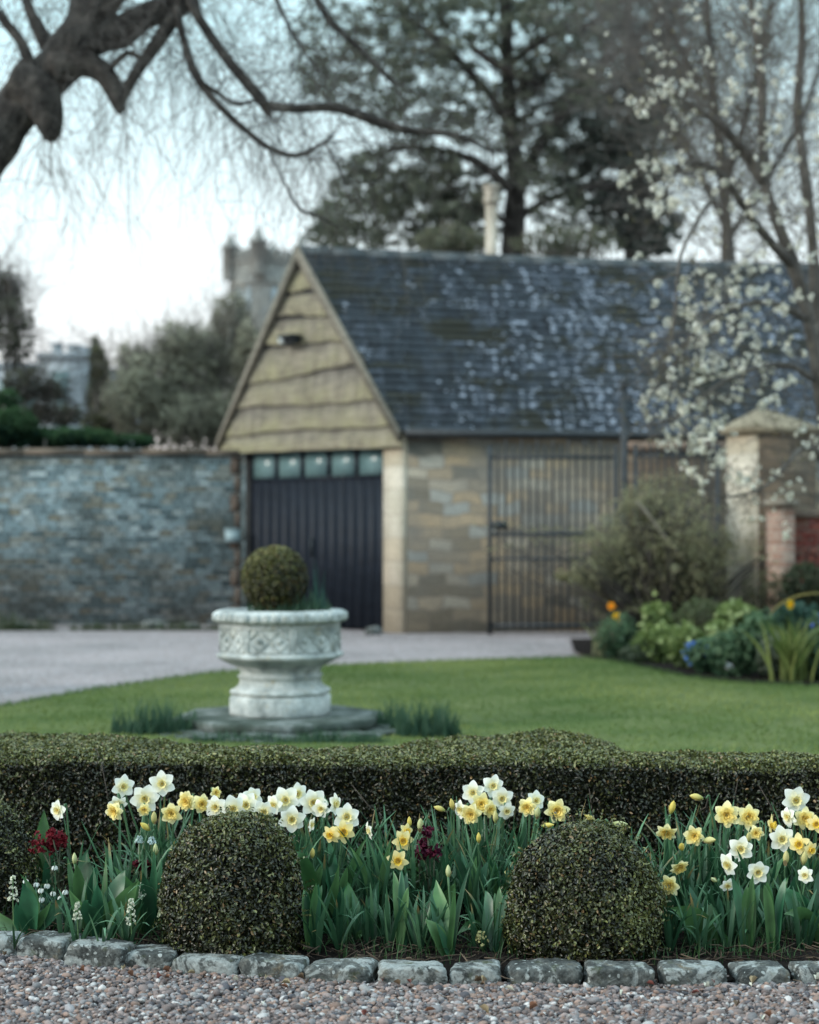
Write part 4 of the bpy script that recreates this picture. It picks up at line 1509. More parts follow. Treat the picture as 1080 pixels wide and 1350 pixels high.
sd_spots = [(36, 1172), (42, 1178), (54, 1172), (55, 1184), (70, 1176), (34, 1160), (48, 1164), (62, 1166), (86, 1174), (72, 1142), (80, 1182), (98, 1182)]
for px, py in sd_spots:
    y = 5.42 + RNG.uniform(-.04, .06)
    c = P(px, py, y)
    b = np.array([c[0] + RNG.normal(0, .01), y + .03, .03])
    root = thing('snowdrop', 'small white drooping snowdrop in the low tuft behind the far left tulip', 'snowdrop', b, 'snowdrops in the low tuft at the left')
    st = MB()
    st.tubes(smooth_curve([b, (b + c) / 2, c + np.array([0, .004, .012]), c], 8), .0014, 5, np.array((.07, .15, .08)))
    part('stem', st, M_STEM, root)
    fl = MB()
    n = 5
    a = np.arange(n) * 2 * math.pi / n
    fl.leaves(c + np.stack([np.cos(a) * .005, np.sin(a) * .005, np.full(n, -.006)], 1), np.stack([np.cos(a), np.sin(a), np.full(n, .2)], 1), .017, .008, np.tile((.72, .76, .74), (n, 1)), .15, .2, up=(0, 0, 3))
    part('flower', fl, M_PALE, root)
    for i in range(9):
        az = RNG.uniform(0, 6.28)
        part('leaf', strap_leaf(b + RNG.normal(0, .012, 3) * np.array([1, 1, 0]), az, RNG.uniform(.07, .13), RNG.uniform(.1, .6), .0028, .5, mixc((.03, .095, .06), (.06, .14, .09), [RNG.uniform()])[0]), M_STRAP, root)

# low seedlings and grass at the foot of the plants
sg = MB()
n = 1500
x = np.concatenate([RNG.normal(-.95, .25, n // 3), RNG.normal(.02, .4, n // 3), RNG.normal(1.0, .22, n - 2 * (n // 3))])
bs = np.stack([x, kerb_y(x) + .14 + RNG.uniform(0, .45, n), np.full(n, .03)], 1)
grass_blades(sg, bs, RNG.uniform(.02, .075, n), .9, .0016, (.015, .045, .018), (.05, .10, .035))
single('seedling_grass', sg, M_BLADE, (0, 0, 0), 'short grass and seedlings sprouting between the bulbs', 'grass', kind='stuff')
# ================================================================ stone urn on its steps
def urn_mat():
    k = NT('weathered_limestone')
    co = k.coord('Object')
    n1 = k.noise(co, 7, 7, .65)
    n2 = k.noise(co, 45, 5, .7)
    c = k.ramp(n1, [(.30, (.15, .175, .175)), (.44, (.32, .355, .355)), (.62, (.52, .555, .55))])
    c = k.mix(k.ramp(n2, [(.54, (0, 0, 0)), (.68, (.75, .75, .75))]), c, (.17, .19, .16))
    c = k.mix(k.ramp(k.noise(co, 17, 6, .7), [(.58, (0, 0, 0)), (.70, (.7, .7, .7))]), c, (.36, .30, .18))
    return k.done(c, .9, k.bump(k.math('ADD', n1, k.math('MULTIPLY', n2, .5)), .7, .02), .2)


M_URN = urn_mat()
UY = 11.1
UX = (370 - CX) / F * UY
ub = np.array([UX, UY, .115])
urn = thing('garden_urn', 'octagonal carved stone planter on a stepped base in the lawn', 'urn', ub)


def octo(mb, prof, c, sides=8, rot=math.pi / 8, cap_top=True, cap_bot=False, col=None):
    """faceted lathe; flats face the camera"""
    prof = np.asarray(prof, float)
    k = len(prof)
    A = rot + np.arange(sides) * 2 * math.pi / sides
    kk = 1.0 if sides == 8 else 1 / math.cos(math.pi / sides)
    v = np.stack([prof[:, None, 0] * kk * np.cos(A)[None], prof[:, None, 0] * kk * np.sin(A)[None], np.repeat(prof[:, 1:2], sides, 1)], -1).reshape(-1, 3) + np.asarray(c)
    i = np.arange(k - 1)[:, None] * sides
    j = np.arange(sides)[None]
    fl = [np.stack([i + j, i + (j + 1) % sides, i + sides + (j + 1) % sides, i + sides + j], -1).reshape(-1, 4)]
    if cap_top:
        fl.append(np.arange((k - 1) * sides, k * sides))
    if cap_bot:
        fl.append(np.arange(sides)[::-1].copy())
    mb.add(v, fl, col)


zc = np.array([UX, UY, 0])
hw = lambda p: p / F * UY
ROT = math.pi / 8 - .12
ped = MB()
octo(ped, [(hw(67), .112), (hw(68), .125), (hw(68), .222), (hw(66.5), .232), (hw(63), .236), (hw(66), .243), (hw(68), .256), (hw(66.5), .272), (hw(61), .284), (hw(57), .298), (hw(55), .312),
           (hw(54.5), .345), (hw(57.5), .352), (hw(57.5), .362), (hw(54), .368), (hw(53.5), .385), (hw(56), .405), (hw(61), .418)], zc, rot=ROT, cap_bot=True)
part('pedestal', ped, M_URN, urn)
bowl = MB()
octo(bowl, [(hw(58), .416), (hw(65), .428), (hw(76), .452), (hw(83), .472), (hw(85.5), .482), (hw(85.5), .497), (hw(82), .506), (hw(80.5), .512), (hw(80.5), .672), (hw(82), .682), (hw(81), .69)], zc, rot=ROT, cap_bot=True)
# carved lattice in every panel
R = hw(80.5) * math.cos(math.pi / 8)
for i in range(8):
    a = ROT + math.pi / 8 + i * math.pi / 4
    nrm = np.array([math.cos(a), math.sin(a), 0])
    tg = np.array([-math.sin(a), math.cos(a), 0])
    half = R * math.tan(math.pi / 8)
    cpt = zc + nrm * (R + .004)
    n_ = 2
    wbar = .0045
    segs = []
    for q in range(n_):
        xa, xb = -half * .88 + q * half * .88, -half * .88 + (q + 1) * half * .88
        xm = (xa + xb) / 2
        segs += [((xa, .595), (xm, .665)), ((xm, .665), (xb, .595)), ((xb, .595), (xm, .525)), ((xm, .525), (xa, .595))]
    segs += [((-half * .92, .52), (half * .92, .52)), ((-half * .92, .668), (half * .92, .668)), ((-half * .92, .52), (-half * .92, .668)), ((half * .92, .52), (half * .92, .668))]
    P0 = np.array([cpt + tg * s[0][0] + np.array([0, 0, s[0][1]]) for s in segs])
    P1 = np.array([cpt + tg * s[1][0] + np.array([0, 0, s[1][1]]) for s in segs])
    bowl.tubes(np.stack([P0, (P0 + P1) / 2, P1], 1), wbar, 5)
    # rosette bosses
    for q in range(n_):
        xm = -half * .44 + q * half * .88
        rock(bowl, cpt + tg * xm + np.array([0, 0, .595]), (.03, .03, .03), 0, i * 3 + q, 3, .02)
part('bowl', bowl, M_URN, urn)
rim = MB()
octo(rim, [(hw(80), .691), (hw(86), .697), (hw(90), .707), (hw(91), .722), (hw(90), .742), (hw(88), .762), (hw(84), .774), (hw(74), .776), (hw(71), .768), (hw(70), .742)], zc, rot=ROT, cap_top=False)
# egg-shaped lobes along the lip
A = np.linspace(0, 2 * math.pi, 40, endpoint=False)
for q, a in enumerate(A):
    ph = ((a - ROT) % (math.pi / 4)) - math.pi / 8
    rr = hw(89.5) * math.cos(math.pi / 8) / math.cos(ph)
    rock(rim, zc + np.array([math.cos(a) * rr, math.sin(a) * rr, .735]), (.03, .05, .05), a, 900 + q, 3, .03)
part('rim', rim, M_URN, urn)
so_ = MB()
octo(so_, [(hw(70), .74), (hw(30), .77), (.01, .78)], zc, rot=ROT)
part('soil', so_, M_SOIL, urn)

# octagonal step and irregular paving ring
M_STEP = m_plain('mossy_step_stone', [(.3, (.018, .028, .022)), (.48, (.050, .068, .058)), (.62, (.115, .135, .128)), (.76, (.27, .30, .30))], 6, .9, .7, .02)
st_root = thing('urn_plinth', 'low octagonal stone slab with a ring of mossy paving under the urn', 'plinth', (UX, UY, .0))
slab = MB()
octo(slab, [(.655, .046), (.675, .052), (.68, .100), (.665, .111)], zc, rot=ROT)
part('slab', slab, M_STEP, st_root)
ring = MB()
rr_ = np.random.default_rng(4)
for j, (ra, rb, m_) in enumerate([(.56, .72, 20), (.72, .86, 26)]):
    a = rr_.uniform(0, 1)
    for i in range(m_):
        da = 2 * math.pi / m_
        am = a + (i + .5) * da + rr_.normal(0, .02)
        rm = (ra + rb) / 2
        rock(ring, zc + np.array([math.cos(am) * rm, math.sin(am) * rm, .018 + .012 * (1 - j) + rr_.normal(0, .006)]), (rb - ra - .01, rm * da - .012, .05), am, 500 + i + 40 * j, 6, .04)
part('paving_ring', ring, M_STEP, st_root)

# box ball in the urn
by = UY
base = np.array([(363 - CX) / F * by, by, .755])
tb = thing('box_ball', 'round olive box ball growing in the stone urn', 'topiary', base)
n = 15000
nn = unit(RNG.normal(size=(n, 3)))
p = nn * np.array([hw(43.5), hw(43.5), .225]) + np.array([0, 0, .205])
bum = vnoise(p, 22, 5)
dep = RNG.uniform(0, 1, n) ** 1.7
p = p + nn * (bum * .008 - dep * .03)[:, None]
m = MB()
ex = np.clip(.50 + .35 * nn[:, 2] + .2 * bum - .6 * dep - .2 * (nn[:, 0]), 0, 1)  # left and top leaves painted lighter, as the sun would light them
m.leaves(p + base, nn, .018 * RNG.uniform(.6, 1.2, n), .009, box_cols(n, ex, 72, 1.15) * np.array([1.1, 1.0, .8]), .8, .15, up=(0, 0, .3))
part('foliage', m, M_BOX, tb)
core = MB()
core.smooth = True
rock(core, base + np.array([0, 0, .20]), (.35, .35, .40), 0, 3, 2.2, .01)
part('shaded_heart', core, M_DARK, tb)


def tuft(label, c, r, h, n, ca, cb, name='grass_tuft', cat='grass tuft', group=None, w=.004, lean=.5, ry=None):
    root_loc = np.asarray(c, float)
    m = MB()
    a = RNG.uniform(0, 6.28, n)
    q = np.sqrt(RNG.uniform(0, 1, n))
    b = root_loc + np.stack([np.cos(a) * q * r, np.sin(a) * q * (ry or r * .7), np.zeros(n)], 1)
    hh = h * (1 - .25 * q) * RNG.uniform(.3, 1.1, n) * (.75 + .35 * np.sin(a * 3 + q * 5))
    grass_blades(m, b, hh, lean, w, ca, cb)
    return single(name, m, M_BLADE, root_loc, label, cat, group)


GA, GB = (.025, .070, .045), (.070, .135, .075)
tuft('wispy grass growing round the box ball inside the urn', (UX + .06, UY - .02, .765), .27, .17, 500, GA, GB, w=.003)
tuft('taller spray of thin blue-green leaves behind the right of the urn ball', (UX + .245, UY - .02, .765), .05, .36, 60, (.03, .09, .07), (.05, .12, .10), w=.0025, lean=.25)
tuft('dark grass tuft at the left end of the urn step', (*G(195, 972)[:2], .03), .23, .24, 620, GA, (.055, .11, .065))
tuft('small grass tuft between the left grass tuft and the urn step', (*G(244, 972)[:2], .03), .12, .17, 240, GA, GB)
tuft('dark grass tuft at the far right end of the urn step', (*G(565, 976)[:2], .03), .20, .27, 640, GA, (.055, .11, .065))
tuft('grass tuft on the right of the urn step, beside the pale paving', (*G(518, 966)[:2], .03), .13, .22, 260, GA, GB)
tuft('low grass growing in front of the stone step of the urn', (*G(430, 985)[:2], .01), .42, .11, 1000, GA, GB, ry=.07)
tuft('low grass at the left front corner of the urn step', (*G(300, 984)[:2], .01), .22, .10, 480, GA, GB, ry=.06)

# ================================================================ the stone garage
A = np.array([(530 - CX) / F * 21.9, 21.9])            # near corner of the side wall
Lc = np.array([(295 - CX) / F * 24.3, 24.3])           # far left corner of the gable
EZ = 2.60
apex = np.array([(399 - CX) / F * 23.12, 23.12])
apz = CAMZ + (HY - 329) / F * 23.12
rd = unit(np.array([5.18, .97]))                        # direction of ridge and eaves
gd = unit(Lc - A)                                       # along the gable, from near corner to far corner
gl = np.linalg.norm(Lc - A)
gn = np.array([-gd[1], gd[0]])                          # outward normal of the gable
if gn[1] > 0:
    gn = -gn
LEN = 8.6
v3 = lambda p, z: np.array([p[0], p[1], z])

M_WALL_G = m_stone_wall('garage_rubble', [(0, (.095, .095, .08)), (.3, (.185, .17, .135)), (.55, (.26, .215, .145)), (.8, (.20, .225, .22)), (1, (.31, .275, .20))], (.14, .135, .12), .33, .15, .7, stain=(.105, .115, .115), dist=.10)
M_WALL_L = m_stone_wall('boundary_rubble', [(0, (.12, .155, .165)), (.3, (.28, .36, .38)), (.55, (.42, .50, .52)), (.75, (.28, .25, .19)), (1, (.58, .65, .66))], (.035, .04, .04), .16, .076, 1.0, stain=(.14, .14, .12), dist=.05)
M_PIER = m_stone_wall('dressed_stone', [(0, (.38, .33, .25)), (.5, (.52, .46, .37)), (1, (.46, .43, .37))], (.32, .29, .24), .6, .30, .4, stain=(.25, .23, .17))
M_DOOR = None


def board_mat(name, ca, cb, moss, rough=.85, grad=False):
    k = NT(name)
    co = k.coord('Object', (1, 1, 7))
    n1 = k.noise(co, 3, 6, .6)
    c = k.ramp(n1, [(.3, ca), (.7, cb)])
    n2 = k.noise(k.coord('Object'), 2.2, 6, .7)
    if moss:
        mf = k.ramp(n2, [(.42, (0, 0, 0)), (.62, (.85, .85, .85))])
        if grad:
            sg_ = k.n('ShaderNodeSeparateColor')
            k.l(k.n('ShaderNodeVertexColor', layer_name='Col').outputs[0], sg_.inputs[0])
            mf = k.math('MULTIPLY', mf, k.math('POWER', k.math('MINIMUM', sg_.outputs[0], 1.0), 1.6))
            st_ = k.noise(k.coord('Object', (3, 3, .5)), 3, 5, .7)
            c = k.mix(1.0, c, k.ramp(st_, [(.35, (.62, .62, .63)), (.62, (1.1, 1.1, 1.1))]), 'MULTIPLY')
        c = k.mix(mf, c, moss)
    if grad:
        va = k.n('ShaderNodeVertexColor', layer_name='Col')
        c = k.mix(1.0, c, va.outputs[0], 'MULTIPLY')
    g2 = k.noise(k.coord('Object', (1, 1, 14)), 9, 4)
    c = k.mix(1.0, c, k.ramp(g2, [(.35, (.7, .7, .7)), (.6, (1.1, 1.1, 1.1))]), 'MULTIPLY')
    return k.done(c, rough, k.bump(g2, .5, .01), .2)


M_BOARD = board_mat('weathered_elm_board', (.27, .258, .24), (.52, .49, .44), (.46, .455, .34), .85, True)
M_BARGE = board_mat('bargeboard', (.12, .11, .09), (.21, .195, .16), None)
M_DOOR = board_mat('dark_painted_door', (.005, .008, .014), (.010, .015, .025), None, .5)
M_FRAME = board_mat('door_frame', (.03, .03, .032), (.05, .048, .046), None, .7)
M_IRON = m_plain('black_iron', [(.3, (.010, .014, .018)), (.7, (.028, .036, .042))], 16, .6, .3, .004, .4)
k_ = NT('old_window_glass')
f_ = k_.noise(k_.coord('Object'), 2.6, 4)
M_GLASS = k_.done(k_.ramp(f_, [(.3, (.06, .12, .13)), (.7, (.17, .27, .28))]), .25, None, .6)


def slate_mat():
    k = NT('stone_slate')
    co = k.coord('UV')
    nz = k.noise(co, 1.5, 3)
    br = k.n('ShaderNodeTexBrick')
    k.l(co, br.inputs['Vector'])
    br.inputs['Color1'].default_value = (0, 0, 0, 1)
    br.inputs['Color2'].default_value = (1, 1, 1, 1)
    br.inputs['Mortar'].default_value = (0, 0, 0, 1)
    br.inputs['Scale'].default_value = 1
    br.inputs['Brick Width'].default_value = .17
    br.inputs['Row Height'].default_value = .118
    br.inputs['Mortar Size'].default_value = .006
    br.offset = .43
    c = k.ramp(br.outputs['Color'], [(0, (.007, .013, .020)), (.4, (.014, .024, .034)), (.75, (.026, .040, .055)), (1, (.056, .074, .10))])
    n3 = k.noise(co, 30, 5, .7)
    c = k.mix(1.0, c, k.ramp(n3, [(.3, (.7, .7, .7)), (.7, (1.3, 1.3, 1.3))]), 'MULTIPLY')
    # lichen crusts: clusters of pale spots, thick on the right, thin near the gable
    vo = k.n('ShaderNodeTexVoronoi')
    vo.inputs['Scale'].default_value = 14.5
    k.l(co, vo.inputs['Vector'])
    sp2 = k.n('ShaderNodeSeparateColor')
    k.l(vo.outputs['Color'], sp2.inputs[0])
    sx = k.n('ShaderNodeSeparateXYZ')
    k.l(k.coord('Object'), sx.inputs[0])
    along = k.n('ShaderNodeMapRange')
    along.inputs['From Min'].default_value = .3
    along.inputs['From Max'].default_value = 2.6
    along.inputs['To Min'].default_value = -.13
    along.inputs['To Max'].default_value = .66
    k.l(sx.outputs['X'], along.inputs['Value'])
    cl = k.noise(co, 1.3, 5, .65)
    dens = k.math('ADD', k.math('MULTIPLY', k.math('SUBTRACT', cl, .40), 1.7), along.outputs[0])
    rad = k.math('MULTIPLY', k.math('LESS_THAN', sp2.outputs[0], dens), k.math('MULTIPLY', sp2.outputs[1], .62))
    spot = k.math('LESS_THAN', vo.outputs['Distance'], rad)
    c = k.mix(k.math('MULTIPLY', spot, .78), c, (.38, .45, .56))
    soft = k.ramp(k.noise(co, 5.5, 7, .75), [(.48, (0, 0, 0)), (.70, (.55, .55, .55))])
    c = k.mix(k.math('MULTIPLY', soft, k.math('ADD', along.outputs[0], .35)), c, (.20, .255, .35))
    # moss
    mo = k.ramp(k.noise(k.coord('UV', (.7, 1.4, 1)), 1.15, 6, .7), [(.50, (0, 0, 0)), (.58, (.95, .95, .95))])
    c = k.mix(mo, c, (.014, .016, .007))
    h = k.math('ADD', k.math('MULTIPLY', br.outputs['Fac'], -1), k.math('MULTIPLY', n3, .5))
    return k.done(c, .6, k.bump(h, .6, .02), .4)


M_SLATE = slate_mat()
gar = thing('garage', 'old stone garage with a steep mossy slate roof and wavy boarded gable', 'garage', (A[0], A[1], 0))
B = A + rd * LEN
Lb = Lc + rd * LEN
wl = MB()


def wall_seg(mb, a, b, z0, z1, t, col=None):
    """upright wall between plan points a and b; thickness t lies to the left of a->b"""
    dd = unit(b - a)
    nn = np.array([-dd[1], dd[0]]) * t
    q = [v3(a, z0), v3(b, z0), v3(b + nn, z0), v3(a + nn, z0)]
    mb.prism(np.array(q), (0, 0, z1 - z0), col)


PW = .33                                                # door jamb pier width
wall_seg(wl, A + rd * .07, B, 0, EZ, .32)
wall_seg(wl, B, Lb, 0, EZ, .32)
wall_seg(wl, Lb, Lc, 0, EZ - .02, -.32)
part('wall', wl, M_WALL_G, gar)
# corner pier beside the door, showing a bright face
pr = MB()
ap = A + gd * PW
q = np.array([v3(A - gn * .0, 0), v3(A + rd * .07, 0), v3(A + rd * .07 + gd * PW, 0), v3(ap, 0)])
pr.prism(q, (0, 0, EZ - .02))
part('corner_pier', pr, M_PIER, gar)
DA, DB = A + gd * PW, A + gd * (gl - .40)               # door opening
# far jamb of rubble
jb = MB()
wall_seg(jb, DB, Lc, 0, EZ, -.3)
part('door_jamb', jb, M_WALL_L, gar)
DTOP = 2.41
inn = -gn * .10
fr_ = MB()
dl = np.linalg.norm(DB - DA)


def plank(mb, s0, s1, z0, z1, off, th):
    a, b = DA + gd * s0 - gn * off, DA + gd * s1 - gn * off
    mb.prism(np.array([v3(a, z0), v3(b, z0), v3(b - gn * th, z0), v3(a - gn * th, z0)]), (0, 0, z1 - z0))


plank(fr_, 0, .06, 0, DTOP, .05, .12)
plank(fr_, dl - .06, dl, 0, DTOP, .05, .12)
plank(fr_, .06, dl - .06, DTOP - .05, DTOP + .04, .05, .12)
part('door_frame', fr_, M_FRAME, gar)
dr = MB()
nb = 14
bw_ = (dl - .14) / nb
for i in range(nb):
    plank(dr, .07 + i * bw_ + .002, .07 + (i + 1) * bw_ - .002, .03, DTOP - .44, .10 + .002 * (i % 2), .045)
plank(dr, .07, dl - .07, DTOP - .44, DTOP - .40, .092, .06)
npn = 5
pw_ = (dl - .14) / npn
for i in range(npn + 1):
    plank(dr, max(.07, .07 + i * pw_ - .035), min(dl - .07, .07 + i * pw_ + .035), DTOP - .40, DTOP - .055, .095, .055)
dro = part('door', dr, M_DOOR, gar)
for i in range(npn):
    gm = MB()
    plank(gm, .07 + i * pw_ + .036, .07 + (i + 1) * pw_ - .036, DTOP - .398, DTOP - .057, .112, .012)
    part('pane', gm, M_GLASS, dro)
hd = MB()
plank(hd, dl * .5 + .04, dl * .5 + .07, .95, 1.2, .06, .03)
part('handle', hd, M_IRON, dro)

# gable: waney-edged boards, each lapping the one below
gb = MB()
nb = 7
zb = np.array([2.41, 2.66, 3.02, 3.42, 3.82, 4.2, 4.55, apz - .03])
mid_s = np.dot(apex - A, gd)                             # where the apex stands along the gable


def half_span(z):
    t = np.clip((apz - z) / (apz - EZ), 0, 1.06)
    s_lo = mid_s * (1 - t)
    s_hi = mid_s + (gl - mid_s) * t
    return s_lo, s_hi


rg = np.random.default_rng(21)
for i in range(7):
    m_ = 40
    lo = zb[i] - .05
    hi = zb[i + 1] + .02
    tilt = rg.normal(0, .06)
    ph = rg.uniform(0, 6.28, 3)
    top0, top1 = half_span(hi)
    bot0, bot1 = half_span(max(lo, EZ - .12))
    u = np.linspace(0, 1, m_)
    wave = tilt * (u - .5) + .022 * np.sin(u * 3.6 + ph[0]) + .010 * np.sin(u * 8.5 + ph[1]) + .007 * np.sin(u * 27 + ph[2])
    zl = lo + wave * (1 if i else .5)
    sl = bot0 + (bot1 - bot0) * u
    su = top0 + (top1 - top0) * u
    fo, bo_ = .075, .018
    P0 = np.array([v3(A + gd * s + gn * fo, z) for s, z in zip(sl, zl)])
    P1 = np.array([v3(A + gd * s + gn * bo_, hi) for s in su])
    P2 = np.array([v3(A + gd * s + gn * (fo - .07), z) for s, z in zip(sl, zl)])
    ii = np.arange(m_ - 1)
    v = np.vstack([P0, P1, P2])
    gb.add(v, [np.stack([ii, ii + 1, m_ + ii + 1, m_ + ii], 1), np.stack([2 * m_ + ii, 2 * m_ + ii + 1, ii + 1, ii], 1)], np.repeat(np.array([[1.12, 1.1, .93], [.26, .26, .28], [.10, .10, .10]]), m_, axis=0))  # weathering gradient; dark tops and underlip also paint the lap shadows
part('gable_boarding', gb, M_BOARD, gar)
bk = MB()
bk.add(np.array([v3(A + gn * .008, 2.40), v3(Lc + gn * .008, 2.40), v3(apex + gn * .008, apz - .02)]), [np.array([0, 1, 2])])
part('gable_backing', bk, M_FRAME, gar)
bl = M_FRAME
lin = MB()
wall_seg(lin, DA, DB, DTOP + .04, EZ, -.1)
part('lintel', lin, M_FRAME, gar)

# roof slopes as stepped courses of slates
def slope(e0, r0, ncourse, over, seed):
    """e0: eaves start in plan, r0: ridge start in plan; courses run along rd"""
    mb = MB()
    r = np.random.default_rng(seed)
    a0 = v3(e0, EZ)
    b0 = v3(r0, apz)
    upv = b0 - a0
    a0 = a0 - unit(upv) * .09
    upv = b0 - a0
    L_ = np.linalg.norm(upv)
    rdv = v3(rd, 0)
    nrm = unit(np.cross(rdv, upv))
    if nrm[2] < 0:
        nrm = -nrm
    s0, s1 = -over, LEN + .15
    ns = 44
    s = np.linspace(s0, s1, ns + 1)
    for i in range(ncourse):
        t0, t1 = i / ncourse, (i + 1) / ncourse + .25 / ncourse
        t1 = min(t1, 1.0)
        jag = r.normal(0, .0035, ns + 1)
        sag = -.05 * np.sin(np.clip(s / LEN, 0, 1) * math.pi) * t0
        lo = a0 + upv * t0 + np.outer(s, rdv) + np.outer(.026 + r.normal(0, .006, ns + 1), nrm) + np.outer(jag, unit(upv)) + np.outer(sag, [0, 0, 1])
        hi = a0 + upv * t1 + np.outer(s, rdv) + np.outer(np.full(ns + 1, .006), nrm) + np.outer(sag, [0, 0, 1])
        un = lo - np.outer(np.full(ns + 1, .030), nrm)
        v = np.vstack([lo, hi, un])
        ii = np.arange(ns)
        m1 = ns + 1
        mb.add(v, [np.stack([ii, ii + 1, m1 + ii + 1, m1 + ii], 1), np.stack([2 * m1 + ii, 2 * m1 + ii + 1, ii + 1, ii], 1)])
    # close the gable end of the slope
    return mb, a0, upv, nrm


sl1, a1, up1, n1_ = slope(A, apex, 24, .10, 3)
rf = part('roof', sl1, M_SLATE, gar)
sl2, a2, up2, n2_ = slope(Lc, apex, 24, .10, 4)
rb_ = part('roof', sl2, M_SLATE, gar)
rt = MB()
rdv = v3(rd, 0)
for i in range(19):
    s0 = -.1 + i * .46
    c0 = v3(apex, apz + .02 - .05 * math.sin(min(max((s0 + .2) / LEN, 0), 1) * math.pi)) + rdv * s0
    w1 = v3(unit((A - apex)), 0) * .13
    w2 = v3(unit((Lc - apex)), 0) * .13
    pr_ = np.array([c0 + w1 - np.array([0, 0, .17]), c0 + np.array([0, 0, .035]), c0 + w2 - np.array([0, 0, .17]), c0 + np.array([0, 0, -.01])])
    rt.prism(pr_, rdv * .452)
part('ridge_tile', rt, m_plain('ridge_stone', [(.3, (.035, .045, .05)), (.6, (.075, .085, .09)), (.8, (.13, .14, .13))], 5, .9, .5), gar)
for nm, e in (('near', A), ('far', Lc)):
    bb = MB()
    lo = v3(e, EZ) + (v3(e, EZ) - v3(apex, apz)) * .022
    hi = v3(apex, apz + .05)
    dn = np.array([0, 0, -.15])
    g3 = v3(gn, 0)
    off = g3 * .07
    bb.prism(np.array([lo + off, hi + off, hi + off + dn * 1.3, lo + off + dn]), g3 * .045)
    part('bargeboard', bb, M_BARGE, gar)
# gutter line and shade under the eaves
gt = MB()
e0 = v3(A, EZ - .085) + rdv * .02 + np.array([.02, -.10, 0])
gt.tubes(np.array([e0 + rdv * s for s in np.linspace(0, LEN, 6)]), .05, 8)
part('gutter', gt, M_IRON, gar)
# lamp on the gable
lp_ = MB()
pc = A + gd * (np.dot(np.array([(386 - CX) / F * 23.1, 23.1]) - A, gd)) + gn * .14
zl = CAMZ + (HY - 447) / F * 23.0
lp_.box(v3(pc, zl), (.20, .12, .10), math.atan2(gd[1], gd[0]))
lp_.box(v3(pc + gn * .06, zl + .045), (.30, .20, .03), math.atan2(gd[1], gd[0]))
lp_.box(v3(pc - gn * .09, zl + .06), (.05, .12, .05), math.atan2(gd[1], gd[0]))
lpo = part('outdoor_lamp', lp_, M_IRON, gar)
lg = MB()
lg.box(v3(pc + gd * .15 + gn * .02, zl - .005), (.08, .13, .07), math.atan2(gd[1], gd[0]))
part('lamp_glass', lg, m_plain('pale_lamp_glass', [(.3, (.35, .42, .45)), (.7, (.5, .56, .58))], 5, .3, .1), lpo)

# ================================================================ boundary wall on the left
bw = thing('garden_wall', 'blue-grey coursed rubble wall with brown flat coping, left of the garage', 'wall', (-4.5, 23.9, 0))
wa = np.array([-16.5, 24.15])
wb = DB + gd * .015 + gn * .03
wm = MB()
ZT = 2.33
wall_seg(wm, wa, wb - np.array([.0, 0]), 0, ZT, .42)
part('stonework', wm, M_WALL_L, bw)
cp = MB()
ddw = unit(wb - wa)
nnw = np.array([-ddw[1], ddw[0]])
lw_ = np.linalg.norm(wb - wa)
s = 0.0
rg = np.random.default_rng(8)
while s < lw_ - .05:
    l_ = min(rg.uniform(.5, .95), lw_ - s)
    a_ = wa + ddw * (s + .006) - nnw * (.05 + rg.uniform(0, .015))
    b_ = wa + ddw * (s + l_ - .006) - nnw * (.05 + rg.uniform(0, .015))
    z_ = ZT + .003 + rg.uniform(0, .012)
    cp.prism(np.array([v3(a_, z_), v3(b_, z_), v3(b_ + nnw * .53, z_), v3(a_ + nnw * .53, z_)]), (0, 0, .075 + rg.uniform(-.01, .01)))
    s += l_
part('coping', cp, m_plain('brown_coping', [(.3, (.075, .062, .05)), (.7, (.15, .125, .10))], 4, .9, .5), bw)
qn = MB()
for i in range(9):
    z_ = i * .258
    l_ = .07 if i % 2 else .13
    a_ = wb - ddw * l_ - nnw * .006
    qn.prism(np.array([v3(a_, z_ + .006), v3(wb + ddw * .004 - nnw * .006, z_ + .006), v3(wb + ddw * .004 + nnw * .2, z_ + .006), v3(a_ + nnw * .2, z_ + .006)]), (0, 0, .246))
part('quoin', qn, m_plain('brown_quoin', [(.3, (.05, .040, .034)), (.7, (.11, .085, .068))], 5, .9, .5), bw)
# small blue-grey box on the wall by the door
sb2 = MB()
c_ = P(307, 706, 23.97)
sb2.box(c_ + np.array([0, -.02, 0]), (.2, .08, .17))
sb2.box(c_ + np.array([0, -.062, .085]), (.22, .03, .02))
single('meter_box', sb2, m_plain('pale_blue_paint', [(.3, (.20, .29, .32)), (.7, (.30, .40, .43))], 4, .5, .1), c_, 'small pale blue box fixed to the wall left of the garage door', 'box')
